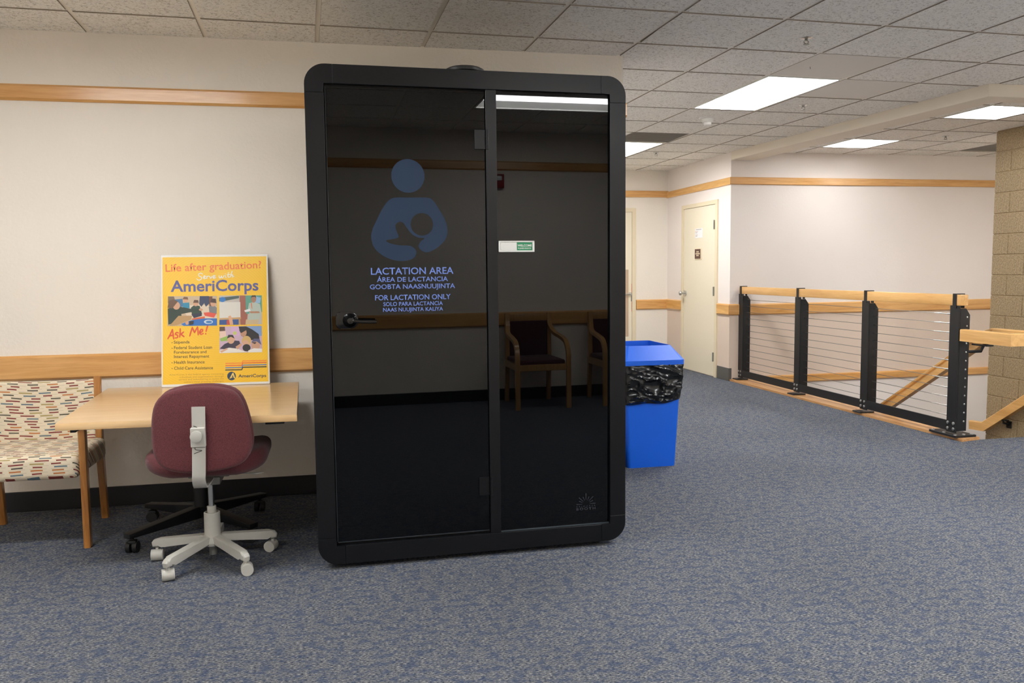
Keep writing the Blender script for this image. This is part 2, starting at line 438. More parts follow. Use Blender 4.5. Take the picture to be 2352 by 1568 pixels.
trim('baseboard_opposite', (LX, OW), (FRX, OW), (0, 1), 0, .114, .008, .003, M_base, None)
trim('baseboard_corridor', (WX, WB), (WX, FW), (1, 0), 0, .114, .008, .003, M_base2, None)

# ------------------------------------------------------------------ ceiling grid
GR = .0315438; GX0 = -1.114846; GY0 = 4.144841; TS = .6096
def gw(i, j):
    X = GX0 + i * TS; Y = GY0 + j * TS
    return (X - GR * Y, Y + GR * X)
ceil = struct(MB().box(LX, RX, OW, FW, CE + .16, CE + .2).build('ceiling', M_tile), 'suspended ceiling of fissured white tiles')
REG = [(LX, WX, OW, WB), (WX, DX, OW, FW), (DX, 4.74, 5.43, SW), (DX, FRX, OW, 5.43), (4.80, RX, 5.56, SW)]
def clip(poly, r):
    x0, x1, y0, y1 = r
    for ax, lim, sg in ((0, x0, 1), (0, x1, -1), (1, y0, 1), (1, y1, -1)):
        out = []
        for k in range(len(poly)):
            a, b = poly[k - 1], poly[k]; da = (a[ax] - lim) * sg; db = (b[ax] - lim) * sg
            if (da >= 0) != (db >= 0):
                t = da / (da - db); out.append((a[0] + (b[0] - a[0]) * t, a[1] + (b[1] - a[1]) * t))
            if db >= 0: out.append(b)
        poly = out
        if not poly: return []
    return poly
def area(p): return abs(sum(p[k - 1][0] * p[k][1] - p[k][0] * p[k - 1][1] for k in range(len(p)))) / 2
# (i0, i1, j0, j1) of every lamp; the wide ones run across; those closing the list are unseen, added fill
LAMPS = [(7, 8, 2, 4), (7, 8, 7, 9), (11, 12, 3, 4), (11, 12, 6, 7), (4, 6, -6, -5), (-1, 1, -2, -1), (6, 7, -3, -1), (-2, 0, -6, -5), (10, 12, -6, -5), (11, 12, -3, -1), (14, 15, 2, 4)]
used = {(i, j) for a in LAMPS for i in range(a[0], a[1]) for j in range(a[2], a[3])}
SMOOTH = {(7, 1), (8, 2)}; VENT = {(7, 6), (14, 6)}
M_edge = plain('raw_tile_edge', (160, 151, 137), .9)  # unpainted tile sides, toned dark to paint in the shade along the grid
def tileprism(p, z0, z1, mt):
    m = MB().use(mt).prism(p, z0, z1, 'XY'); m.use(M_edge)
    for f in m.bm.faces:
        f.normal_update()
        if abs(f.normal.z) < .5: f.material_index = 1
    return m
sh = None; rest = MB(); gp = .0125
for i in range(-6, 18):
    for j in range(-9, 13):
        if (i, j) in used: continue
        q = [gw(i + a, j + b) for a, b in ((0, 0), (1, 0), (1, 1), (0, 1))]; c = ((q[0][0] + q[2][0]) / 2, (q[0][1] + q[2][1]) / 2)
        k = gp / TS
        s = [gw(i + a, j + b) for a, b in ((k, k), (1 - k, k), (1 - k, 1 - k), (k, 1 - k))]
        for r in REG:
            p = clip(s, r)
            if len(p) < 3 or area(p) < .004: continue
            seen = c[1] > 3.25 and c[0] > -3 and c[0] < 8.2 and not (c[0] > 6.6 and c[1] < 6)
            mt = M_tile2 if (i, j) in SMOOTH else M_vent if (i, j) in VENT else M_tile
            dz = -.002 if (i, j) in SMOOTH | VENT else -.006
            if not seen:
                rest.prism(p, CE - .006, CE + .012, 'XY'); continue
            if area(p) > (TS - 2 * gp) ** 2 * .999 and mt is M_tile:
                if sh is None:
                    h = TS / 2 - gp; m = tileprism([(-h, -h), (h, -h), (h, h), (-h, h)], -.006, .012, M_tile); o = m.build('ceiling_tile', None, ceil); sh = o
                else: o = sh.copy(); COL.objects.link(o)
                o.location = (c[0], c[1], CE); o.rotation_euler = (0, 0, GR)
            elif (i, j) in VENT:
                m = MB()
                x0, x1 = min(a for a, b in p), max(a for a, b in p); y0, y1 = min(b for a, b in p), max(b for a, b in p)
                m.box(x0, x1, y0, y1, CE + .02, CE + .026); nb = 14
                for t in range(nb):
                    yb = y0 + (y1 - y0) * (t + .5) / nb; m.box(x0 + .02, x1 - .02, yb - .012, yb + .006, CE + .002, CE + .006)
                m.box(x0, x0 + .02, y0, y1, CE, CE + .02).box(x1 - .02, x1, y0, y1, CE, CE + .02).box(x0 + .02, x1 - .02, y0, y0 + .02, CE, CE + .02).box(x0 + .02, x1 - .02, y1 - .02, y1, CE, CE + .02)
                m.build('return_grille', mt, ceil)
            else:
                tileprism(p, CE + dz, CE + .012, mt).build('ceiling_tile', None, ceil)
o = rest.build('ceiling_tile_field', M_tile, ceil); o['kind'] = 'stuff'
tw = .012 / TS
def runs(lo, hi, blocked):
    out = []; k = lo
    while k < hi:
        if k in blocked: k += 1; continue
        e_ = k
        while e_ < hi and e_ not in blocked: e_ += 1
        out.append((k, e_)); k = e_
    return out
for i in range(-5, 18):
    for j0, j1 in runs(-9, 13, {j for l in LAMPS if l[0] < i < l[1] for j in range(l[2], l[3])}):
        for r in REG:
            p = clip([gw(i - tw, j0), gw(i + tw, j0), gw(i + tw, j1), gw(i - tw, j1)], r)
            if len(p) > 2 and area(p) > .004: MB().prism(p, CE, CE + .004, 'XY').build('main_tee', M_tee, ceil)
for j in range(-8, 12):
    for i0, i1 in runs(-6, 18, {i for l in LAMPS if l[2] < j < l[3] for i in range(l[0], l[1])}):
        for r in REG:
            p = clip([gw(i0, j - tw), gw(i1, j - tw), gw(i1, j + tw), gw(i0, j + tw)], r)
            if len(p) > 2 and area(p) > .004: MB().prism(p, CE + .0003, CE + .0043, 'XY').build('cross_tee', M_tee, ceil)

# ------------------------------------------------------------------ lamps in the ceiling
LLAB = ['long lit troffer nearest the booth on the right', 'lit troffer far down the corridor beside the booth edge', 'square lit troffer nearest the block wall', 'square lit troffer farthest back over the stairwell',
        'lit troffer behind the viewer, mirrored in the booth glass', 'lit troffer out of frame above the desk', 'lit troffer just above the top edge over the carpet',
        'lit troffer out of frame behind the left', 'lit troffer out of frame behind the right', 'lit troffer out of frame right of the block wall', 'lit troffer hidden behind the block wall']  # unseen troffers added to fill the hall and brighten the stairwell wall
for a, lb in zip(LAMPS, LLAB):
    c = gw((a[0] + a[1]) / 2, (a[2] + a[3]) / 2); W_ = (a[1] - a[0]) * TS; D_ = (a[3] - a[2]) * TS
    rot = 0
    if W_ > D_ + .01: W_, D_, rot = D_, W_, math.pi / 2
    t = thing('ceiling_lamp', lb, 'lamp', (c[0], c[1], CE), GR + rot, 'ceiling troffers')
    hw, hd = W_ / 2 - .014, D_ / 2 - .014
    m = MB()
    for x0, x1, y0, y1 in ((-hw, -hw + .016, -hd, hd), (hw - .016, hw, -hd, hd), (-hw + .016, hw - .016, -hd, -hd + .016), (-hw + .016, hw - .016, hd - .016, hd)):
        m.box(x0, x1, y0, y1, -.006, .012)
    m.build('frame', M_white, t)
    MB().box(-hw, hw, -hd, hd, .1, .11).box(-hw, -hw + .005, -hd, hd, .012, .1).box(hw - .005, hw, -hd, hd, .012, .1).box(-hw, hw, -hd, -hd + .005, .012, .1).box(-hw, hw, hd - .005, hd, .012, .1).build('housing', M_white, t)
    iw, idp = hw - .016, hd - .016; lw = iw * .5
    for s in (-1, 1):
        m = MB(); n = 6; pts = [(s * (lw + (iw - lw) * k / n), .085 - .085 * (k / n) ** 1.6 + .003) for k in range(n + 1)]
        m._add([(x, y, zz) for x, zz in pts for y in (-idp, idp)], [(2 * k, 2 * k + 1, 2 * k + 3, 2 * k + 2) for k in range(n)], True)
        m.build('reflector', M_white, t, fix=False)
    m = MB(); n = 12
    pts = [(-lw + 2 * lw * k / n, .085 - .078 * math.sin(math.pi * k / n)) for k in range(n + 1)]
    m.prism(pts, -idp, idp, 'XZ', smooth=True)
    m.build('lens', M_lamp2 if (a[1] - a[0]) * (a[3] - a[2]) == 1 else M_lamp3 if a[0] < 0 else M_lamp, t)
# sprinklers, smoke detector
def gpt(i, j): p = gw(i, j); return (p[0], p[1], CE)
def sprinkler(p, lb):
    t = thing('sprinkler_head', lb, 'sprinkler', p, 0, 'sprinkler heads')
    MB().lathe([(.036, .004), (.04, -.004), (.03, -.008), (.012, -.009)]).build('escutcheon', M_chrome, t)
    m = MB().cyl((0, 0, -.006), (0, 0, -.022), .009, n=12)
    for s in (-1, 1): m.tube([(s * .008, 0, -.02), (s * .016, 0, -.028), (s * .004, 0, -.04)], .003, 6)
    m.build('frame', M_dull, t)
    MB().cyl((0, 0, -.04), (0, 0, -.043), .017, n=14).build('deflector', M_dull, t)
sprinkler(gpt(6.527, .507), 'sprinkler nearest the top edge of the picture')
sprinkler(gpt(8.417, 3.489), 'sprinkler right of the long lit troffer')
sprinkler((6.2, 7.674, CE), 'sprinkler over the stairwell by the block wall')
sprinkler((3.661, 9.234, CE), 'sprinkler far down the corridor beside the booth')
t = thing('smoke_detector', 'white round smoke detector on the ceiling beyond the long troffer', 'detector', (3.28, 7.059, CE))
MB().lathe([(.075, .002), (.078, -.006), (.07, -.014), (.05, -.016)]).build('base', M_white, t)
MB().lathe([(.056, -.014), (.052, -.04), (.046, -.046)]).build('body', M_white, t)
MB().lathe([(.034, -.045), (.034, -.064), (.026, -.072), (.0, -.073)]).build('sensor_cap', M_white, t)
t = thing('ceiling_hook', 'tiny dark hook hanging beside the smooth ceiling panel', 'hook', gpt(7.25, 1.55))
MB().tube([(0, 0, .004), (0, 0, -.008), (.003, 0, -.012), (0, 0, -.016)], .0014, 6).build('hook', M_steel, t)

# ------------------------------------------------------------------ doors
def YZ(x):   # a builder on the door wall, facing -X: (y, z) plane
    return x
d1 = bpy.data.objects.new('door_1', None); COL.objects.link(d1); d1.location = (DX, 9.90, 0); struct(d1, 'cream door with a brown room sign')
y0, y1 = 9.43 - 9.90, 10.36 - 9.90
MB().box(-.02, 0, y0 - .062, y0 - .004, 0, 2.137).box(-.02, 0, y1 + .004, y1 + .062, 0, 2.137).box(-.02, 0, y0 - .004, y1 + .004, 2.088, 2.137).build('door_frame', M_frame, d1)
leaf = MB().box(-.008, 0, y0, y1, .008, 2.084).build('door_leaf', M_door, d1)
for zc in (1.842, 1.042, .245):
    MB().cyl((-.026, y0 + .012, zc - .055), (-.026, y0 + .012, zc + .055), .008, n=10).box(-.012, -.008, y0, y0 + .035, zc - .055, zc + .055).build('hinge', M_dull, leaf)
m = MB().cyl((-.008, .40, 1.0), (-.02, .40, 1.0), .034, n=20).cyl((-.02, .40, 1.0), (-.06, .40, 1.0), .012, n=12)
m.lathe([(.012, 0), (.026, .012), (.03, .03), (.022, .042), (0, .044)], M=Matrix.Translation((-.055, .40, 1.0)) @ Matrix.Rotation(-math.pi / 2, 4, 'Y'))
m.build('door_knob', M_chrome, leaf)
MB().box(-.011, -.008, .44, .46, .96, 1.04).build('strike_plate', M_chrome, leaf)
nt_ = thing('paper_notice', 'white paper notice taped on the cream door above its sign', 'notice', (DX - .009, 9.90, 1.76))
MB().box(-.0008, 0, -.108, .112, -.059, .059).build('sheet', M_paper, nt_)
m = MB(); k = 0
for zz, a, b, mm in ((.045, -.07, .085, M_ink), (.022, .03, .098, M_redink), (.008, .05, .098, M_ink), (-.02, .035, .098, M_redink), (-.034, .05, .098, M_ink)):
    m.use(mm); x = a
    while x < b: m.box(-.0016, -.0008, x, x + .012, zz - .003, zz + .003); x += .016
m.build('printed_lines', None, nt_)['kind'] = 'stuff'
sg = thing('door_sign', 'brown room sign in an ivory frame on the cream door', 'sign', (DX - .009, 9.915, 1.5))
MB().box(-.006, 0, -.102, .098, -.072, .072, bev=.003).build('frame', M_ivory, sg)
MB().box(-.008, -.006, -.078, .09, -.058, .062).build('plate', M_brown, sg)
m = MB()
for zz, hw_, h in ((.028, .036, .008), (.004, .066, .009), (-.018, .034, .008)):
    x = -hw_ + .006
    while x < hw_: m.box(-.0088, -.008, x, x + .011, zz - h, zz + h).box(-.0088, -.008, x + .0012, x + .012, zz - .002, zz + .002); x += .0145
m.build('lettering', M_ivory, sg)
d2 = bpy.data.objects.new('door_2', None); COL.objects.link(d2); d2.location = (3.52, FW, 0); struct(d2, 'far cream door half hidden behind the booth')
hw_ = .467
MB().box(-hw_ - .055, -hw_ - .003, -.02, 0, 0, 2.143).box(hw_ + .003, hw_ + .055, -.02, 0, 0, 2.143).box(-hw_ - .003, hw_ + .003, -.02, 0, 2.092, 2.143).build('door_frame', M_frame, d2)
lf2 = MB().box(-hw_, hw_, -.008, 0, .008, 2.088).build('door_leaf', M_door, d2)
MB().box(-.4, .418, -.014, -.008, .40, 1.313, bev=.003, seg=1).build('panel', plain('tan_door_panel', (196, 172, 146), .5), lf2)
m = MB().cyl((.44, -.008, .98), (.44, -.045, .98), .01, n=10).cyl((.44, -.02, .98), (.44, -.008, .98), .024, n=16).tube([(.44, -.042, .98), (.40, -.046, .98), (.34, -.046, .975)], .009, 8)
m.build('lever_handle', M_chrome, lf2)
MB().box(hw_ - .004, hw_, -.01, -.008, .74, 1.12).build('edge_tape', M_orange, lf2)
MB().box(hw_ - .014, hw_, -.0105, -.008, .88, 1.0).build('latch_plate', M_dull, lf2)

# ------------------------------------------------------------------ guardrail beside the stair
g = thing('guardrail', 'cable guardrail with black posts and a maple top rail beside the stair', 'railing', (GX, STY, 0))
PY = [9.005 - STY, 7.78 - STY, 6.66 - STY, 5.56 - STY]        # post centres along Y, local
def post(y, far=False):
    p = MB().box(0, .012, y - .05, y + .05, .045, 1.02, bev=.002, seg=1).build('post', M_steel, g)
    MB().prism([(.012, .06), (.095, .06), (.095, .95), (.06, 1.0), (.012, 1.0)], y - .05, y - .038, 'XZ').build('web_plate', M_steel, p)
    MB().box(-.004, 0, y - .02, y + .02, 1.0, 1.112).box(0, .07, y - .02, y + .02, 1.104, 1.112).box(.066, .07, y - .02, y + .02, 1.0, 1.104).build('rail_strap', M_steel, p)
    return p
posts = [post(y) for y in PY]; bolt0 = None
for k, (y, p) in enumerate(zip(PY, posts)):
    big = k == 3
    MB().box(-.066 if not big else -.044, .075 if not big else .14, y - .06 if not big else .004, y + .06 if not big else .295, .021, .033 if not big else .038, bev=.002, seg=1).build('base_plate', M_steel, p)
    B = []
    for yy in ((y - .02, y + .03) if not big else (y - .03, y + .03)):
        for zz in (.075, .118): B.append(((-.0005, yy, zz), (0, -math.pi / 2, 0), .013))
    if big:
        for xx, yy in ((-.025, .03), (-.025, .15), (-.025, .27), (.12, .03), (.12, .15), (.12, .27), (.05, .03)): B.append(((xx, yy, .038), (0, 0, 0), .013))
        for q in range(13): B.append(((.07, y - .05, .135 + q * .0665), (math.pi / 2, 0, 0), .007))
    for lc, ro, sz in B:
        if bolt0 is None: bolt0 = MB().lathe([(0, .62), (.55, .62), (.95, .4), (1, 0)], n=10).build('bolt', M_chrome, p); bo_ = bolt0
        else: bo_ = bolt0.copy(); COL.objects.link(bo_); bo_.parent = p
        bo_.location = lc; bo_.rotation_euler = ro; bo_.scale = (sz, sz, sz)
MB().box(.0, .066, PY[3] - .062, PY[0] + .04, 1.022, 1.104, bev=.005).build('top_rail', M_rail, g)
for a, b in ((1, 0), (2, 1), (3, 2)):
    MB().box(.0, .012, PY[a] + .05, PY[b] - .05, .055, .132).build('bottom_bar', M_steel, g)
cab = fit = None
for q in range(12):
    zz = .9526 - q * .0720
    if q == 0:
        cab = MB().cyl((.05, PY[3], 0), (.05, PY[0], 0), .0024, n=6).build('cable', M_cable, g); c = cab
        m = MB().cyl((.05, PY[3] + .06, 0), (.05, PY[3] + .13, 0), .006, n=8).cyl((.05, PY[3] + .13, 0), (.05, PY[3] + .2, 0), .0035, n=8).cyl((.05, PY[3] + .2, 0), (.05, PY[3] + .28, 0), .0055, .003, n=8)
        fit = m.build('cable_fitting', M_chrome, g); f_ = fit
    else:
        c = cab.copy(); COL.objects.link(c); f_ = fit.copy(); COL.objects.link(f_)
    c.location = (0, 0, zz); f_.location = (0, 0, zz)
sp = struct(MB().prism([(4.515, SW - .002), (4.60, STY - .04), (4.785, STY - .0), (4.785, SW - .002)], 0, .021, 'XY').build('trim_%d' % (tn + 1), M_strip), 'oak strip under the guardrail along the carpet edge')

# handrails
PR = [(-.028, -.045), (.028, -.045), (.028, .0), (.013, .008), (.013, .02), (.026, .026), (.028, .04), (.02, .045), (-.02, .045), (-.028, .04), (-.026, .026), (-.013, .02), (-.013, .008), (-.028, .0)]
PB = [(-.028, -.045), (.028, -.045), (.028, .038), (.021, .045), (-.021, .045), (-.028, .038)]
h = thing('handrail', 'maple handrail returning from the guardrail post and sloping down the stair', 'handrail', (GX, STY, 0))
def loc(p): return (p[0] - GX, p[1] - STY, p[2])
MB().sweep([loc((4.65, 5.50, .80)), loc((4.65, 5.035, .80)), loc((4.93, 5.035, .80)), loc((4.93, 5.50, .80))], PB).build('return_rail', M_rail, h)
MB().sweep([loc((4.93, 5.50, .80)), loc((4.93, 5.56, .785)), loc((4.93, 7.36, -.325))], PR).build('sloping_rail', M_rail, h)
m = MB().tube([loc((4.93, 5.60, .72)), loc((4.90, 5.60, .66)), loc((4.72, 5.60, .66))], .012, 8).box(*[v for v in (4.70 - GX, 4.73 - GX, 5.57 - STY, 5.63 - STY)], .60, .72).box(4.90 - GX, 4.96 - GX, 5.54 - STY, 5.70 - STY, .70, .712)
m.build('bracket', M_steel, h)
h2 = thing('handrail', 'maple handrail on the block wall, lower end turned out', 'handrail', (CX, 6.0, 0))
MB().sweep([(-.075, 1.44, -.32), (-.075, 1.26, -.31), (-.075, -.05, .585), (-.075, -.35, .585)], PB).build('sloping_rail', M_rail, h2)
for yy, zz in ((1.02, -.2), (.2, .37)):
    MB().tube([(-.07, yy, zz), (-.07, yy, zz - .03), (-.004, yy, zz - .05)], .01, 8).box(-.008, 0, yy - .03, yy + .03, zz - .085, zz - .015).box(-.095, -.05, yy - .05, yy + .05, zz - .004, zz + .006).build('bracket', M_steel, h2)

# ------------------------------------------------------------------ lactation booth
M_alu = plain('matt_black_anodised_frame', (11, 12.5, 16), .36, noise=.04, nscale=300)
M_shell = plain('black_booth_shell', (16, 17, 19), .5)
M_glass, nt, b = newmat('dark_tinted_glass')
b.inputs['Base Color'].default_value = (.0005, .0006, .0008, 1); b.inputs['Roughness'].default_value = .012; b.inputs['IOR'].default_value = 1.46
M_gedge = plain('glass_edge', (58, 66, 72), .3)
M_pict = plain('blue_vinyl_pictogram', (10, 42, 72), .6)
M_blue = plain('pale_blue_vinyl_lettering', (106, 132, 206), .6)
M_logo = plain('grey_vinyl_logo', (44, 46, 56), .6)
M_gloss = plain('gloss_black_handle', (7, 7, 8), .16)
M_gasket = plain('black_gasket', (6, 6, 7), .6)
M_alu.node_tree.nodes['Principled BSDF'].inputs['Specular IOR Level'].default_value = .36
TH = .0226
bo = thing('booth', 'tall black booth with dark glass door and rounded frame', 'booth', (-.1004, 3.7426, 0), TH)
BW, Z0, Z1, RR = 1.447, .025, 2.212, .088
ix0, ix1, iz0, iz1 = .080, 1.370, .107, 2.131
sx0, sx1, sz0, sz1 = .118, 1.327, .145, 2.092; gpp = .0007; FD = .05
def fr(poly): MB().prism(poly, 0, FD, 'XZ', bev=.0009, seg=1).build('frame_section', M_alu, bo)
fr([(sx0 + gpp, iz1), (sx1 - gpp, iz1), (sx1 - gpp, Z1), (sx0 + gpp, Z1)])
fr([(sx0 + gpp, Z0), (sx1 - gpp, Z0), (sx1 - gpp, iz0), (sx0 + gpp, iz0)])
fr([(0, sz0 + gpp), (ix0, sz0 + gpp), (ix0, sz1 - gpp), (0, sz1 - gpp)])
fr([(ix1, sz0 + gpp), (BW, sz0 + gpp), (BW, sz1 - gpp), (ix1, sz1 - gpp)])
def corner(poly): MB().prism(poly, 0, FD, 'XZ', bev=.0009, seg=1).build('frame_corner', M_alu, bo)
corner([(ix0, sz1), (ix0, iz1), (sx0, iz1)] + [(sx0, Z1)] + arc(RR, Z1 - RR, RR, 90, 180, 10) + [(0, sz1)])
corner([(sx1, iz1), (ix1, iz1), (ix1, sz1), (BW, sz1)] + arc(BW - RR, Z1 - RR, RR, 0, 90, 10) + [(sx1, Z1)])
corner([(sx0, iz0), (ix0, iz0), (ix0, sz0), (0, sz0)] + arc(RR, Z0 + RR, RR, 180, 270, 10) + [(sx0, Z0)])
corner([(ix1, sz0), (ix1, iz0), (sx1, iz0), (sx1, Z0)] + arc(BW - RR, Z0 + RR, RR, 270, 360, 10) + [(BW, sz0)])
MB().prism(rrect(.002, BW - .002, Z0 + .002, Z1 - .002, RR, 10), FD, 1.08, 'XZ', bev=.004).build('shell', M_shell, bo)
MB().box(.785, .834, .006, FD, iz0, iz1, bev=.0015, seg=1).build('mullion', M_alu, bo)
TILT = Matrix.Rotation(.0030, 4, 'X')
door = MB().use(M_glass).box(0, .692, 0, .01, 0, 2.0).use(M_gedge).box(-.0035, -.0008, -.0005, .01, 0, 2.0).box(0, .692, -.0005, .01, -.0035, -.0008).build('door', None, bo)
door.location = (.0885, .021, .121); door.rotation_euler = (.0030, 0, 0); door['label'] = 'dark glass door with blue lettering'
sidep = MB().box(0, .532, 0, .01, 0, 2.02).build('side_panel', M_glass, bo)
sidep.location = (.836, .021, .110); sidep.rotation_euler = (.0030, 0, 0)
MB().box(.836, 1.368, .012, .03, iz0 + .0005, iz0 + .004).build('gasket', M_gedge, bo)
MB().box(ix0, .785, .034, FD, iz0, iz1).build('backing', M_gasket, bo)
# hinges, handle and decals ride on the door (local frame: minus the door corner)
DLX, DLZ = .0885, .121
for zc in (1.912, .33):
    m = MB().box(.735 - DLX, .783 - DLX, -.006, 0, zc - .043 - DLZ, zc + .043 - DLZ, bev=.001, seg=1)
    m.cyl((.790 - DLX, -.012, zc - .043 - DLZ), (.790 - DLX, -.012, zc + .043 - DLZ), .0065, n=14)
    for zz in (-.0435, -.0215, .0205, .0425): m.cyl((.790 - DLX, -.012, zc + zz - DLZ), (.790 - DLX, -.012, zc + zz + .001 - DLZ), .0071, n=14)
    m.build('hinge', M_alu, door)
m = MB().prism([(x - DLX, z - DLZ) for x, z in arc(.125, 1.098, .02, 180, 270, 5) + arc(.165, 1.1155, .0375, 270, 450, 14) + arc(.125, 1.133, .02, 90, 180, 5)], -.008, 0, 'XZ', bev=.003)
m.build('handle_plate', M_gloss, door)
MR = Matrix.Translation((.165 - DLX, -.008, 1.1155 - DLZ)) @ Matrix.Rotation(math.pi / 2, 4, 'X')
m = MB().lathe([(.031, 0), (.031, .006), (.027, .012), (.018, .026), (.013, .045), (.0, .046)], M=MR)
m.tube(smoothpath([(.165 - DLX, -.04, 1.1155 - DLZ), (.185 - DLX, -.05, 1.1145 - DLZ), (.215 - DLX, -.052, 1.112 - DLZ), (.278 - DLX, -.05, 1.110 - DLZ)]), .0085, 10, squash=(1, .8))
m.build('lever_handle', M_gloss, door)
def dpl(x, z, d=.0009): return (x - DLX, -d, z - DLZ)
BODY = [[0.375, 1.6514], [0.3939, 1.6525], [0.4169, 1.6522], [0.4408, 1.652], [0.4664, 1.6527], [0.4928, 1.6534], [0.5145, 1.6526], [0.5277, 1.6503], [0.5359, 1.6465], [0.5439, 1.6397], [0.5529, 1.6291], [0.5617, 1.6155], [0.5704, 1.6009], [0.5799, 1.5852], [0.5894, 1.5685], [0.597, 1.552], [0.6021, 1.5359], [0.6052, 1.52], [0.6062, 1.5053], [0.6048, 1.4921], [0.6013, 1.4799], [0.5955, 1.4683], [0.5868, 1.4568], [0.5758, 1.4458], [0.5649, 1.4364], [0.5546, 1.429], [0.5444, 1.4231], [0.5347, 1.4183], [0.5259, 1.4146], [0.5177, 1.412], [0.5097, 1.4111], [0.5018, 1.4124], [0.4943, 1.4155], [0.4876, 1.4196], [0.4816, 1.4245], [0.4766, 1.4304], [0.4741, 1.4368], [0.4752, 1.4441], [0.4788, 1.4518], [0.4835, 1.4588], [0.4906, 1.4647], [0.4988, 1.4697], [0.502, 1.4735], [0.4969, 1.4747], [0.4869, 1.4747], [0.4764, 1.476], [0.4666, 1.4795], [0.4565, 1.4844], [0.4472, 1.4907], [0.4393, 1.4988], [0.4322, 1.5083], [0.4257, 1.5175], [0.4198, 1.5261], [0.4144, 1.5344], [0.4091, 1.5408], [0.4035, 1.5447], [0.3978, 1.5468], [0.3921, 1.5466], [0.3856, 1.5436], [0.379, 1.5383], [0.3748, 1.532], [0.3741, 1.5247], [0.3758, 1.5163], [0.3781, 1.5077], [0.3816, 1.4983], [0.3857, 1.4886], [0.3873, 1.481], [0.3854, 1.4769], [0.3809, 1.4748], [0.3734, 1.4727], [0.3593, 1.4701], [0.3421, 1.4674], [0.3319, 1.4641], [0.3338, 1.4597], [0.3427, 1.4548], [0.3535, 1.4504], [0.3649, 1.4472], [0.3783, 1.4445], [0.3923, 1.4425], [0.4074, 1.4418], [0.4231, 1.4417], [0.4363, 1.4404], [0.4458, 1.437], [0.4529, 1.4324], [0.4582, 1.4271], [0.4622, 1.4212], [0.4644, 1.4146], [0.4642, 1.4075], [0.4614, 1.3991], [0.4561, 1.3903], [0.4474, 1.3831], [0.4341, 1.378], [0.4174, 1.3746], [0.4005, 1.3731], [0.3842, 1.3741], [0.3677, 1.377], [0.3519, 1.3813], [0.3366, 1.387], [0.3219, 1.3942], [0.3087, 1.4026], [0.2968, 1.4123], [0.2864, 1.4233], [0.2781, 1.4352], [0.2723, 1.4486], [0.2688, 1.4629], [0.2671, 1.4764], [0.2673, 1.488], [0.2693, 1.4988], [0.2727, 1.5101], [0.2774, 1.5221], [0.2834, 1.5346], [0.2905, 1.5487], [0.299, 1.566], [0.3086, 1.5848], [0.3182, 1.6018], [0.3273, 1.616], [0.3364, 1.6284], [0.3457, 1.6381], [0.354, 1.6447], [0.3625, 1.6488]]
def flat(name, polys, mat, parent, place):
    mb = MB()
    for poly in polys:
        vs = [mb.bm.verts.new(place(a, b)) for a, b in poly]; es = [mb.bm.edges.new((vs[k - 1], vs[k])) for k in range(len(vs))]
        bmesh.ops.triangle_fill(mb.bm, use_beauty=True, use_dissolve=False, edges=es)
    for f in mb.bm.faces:
        f.normal_update()
        if f.normal.y > 0: f.normal_flip()
    return mb.build(name, mat, parent, fix=False)
def flatholes(name, outer, holes, mat, parent, place):
    mb = MB(); es = []
    for poly in [outer] + holes:
        vs = [mb.bm.verts.new(place(a, b)) for a, b in poly]; es += [mb.bm.edges.new((vs[k - 1], vs[k])) for k in range(len(vs))]
    bmesh.ops.triangle_fill(mb.bm, use_beauty=True, use_dissolve=False, edges=es)
    for f in mb.bm.faces:
        f.normal_update()
        if f.normal.y > 0: f.normal_flip()
    return mb.build(name, mat, parent, fix=False)
circ = lambda cx, cz, r, n=40: [(cx + r * math.cos(2 * math.pi * k / n), cz + r * math.sin(2 * math.pi * k / n)) for k in range(n)]
flat('pictogram', [circ(.434, 1.7465, .0735)], M_pict, door, dpl)['label'] = 'round head of the nursing symbol'
flatholes('pictogram', BODY, [circ(.4915, 1.535, .050)], M_pict, door, dpl)['label'] = 'body of the nursing symbol'
for s, x0, x1, zb, cap in (('LACTATION AREA', .262, .630, 1.3142, .0302), ('ÁREA DE LACTANCIA', .2875, .604, 1.2818, .0207), ('GOOBTA NAASNUUJINTA', .256, .636, 1.2502, .0208),
                           ('FOR LACTATION ONLY', .2775, .615, 1.2008, .0228), ('SOLO PARA LACTANCIA', .3132, .5792, 1.1745, .0176), ('NAAS NUUJINTA KALIYA', .3116, .5798, 1.1497, .0168)):
    text('lettering', s, M_blue, door, lambda u, v, x0=x0, zb=zb: dpl(x0 + u, zb + v), x1 - x0, cap, bold=.012)
# maker's mark on the fixed panel
SLX, SLZ = .836, .110
def spl(x, z, d=.0009): return (x - SLX, -d, z - SLZ)
rays = []
for a, r0, r1 in ((180, .018, .048), (157, .018, .038), (137, .018, .048), (113, .018, .038), (90, .018, .052), (66, .018, .038), (43, .018, .05), (22, .018, .038), (0, .018, .048)):
    ca, sa = math.cos(math.radians(a)), math.sin(math.radians(a)); cx, cz = 1.254, .208
    w0, w1 = .0008, .0022
    rays.append([(cx + ca * r0 - sa * w0, cz + sa * r0 + ca * w0), (cx + ca * r0 + sa * w0, cz + sa * r0 - ca * w0), (cx + ca * r1 + sa * w1, cz + sa * r1 - ca * w1), (cx + ca * r1 - sa * w1, cz + sa * r1 + ca * w1)])
flat('sunburst_logo', rays, M_logo, sidep, spl)
text('lettering', 'BRIGHTER', M_logo, sidep, lambda u, v: spl(1.206 + u, .1935 + v), .096, .0065, bold=.01, space=1.7)
text('lettering', 'BOOTH', M_logo, sidep, lambda u, v: spl(1.206 + u, .178 + v), .096, .0125, bold=.03, space=1.35)
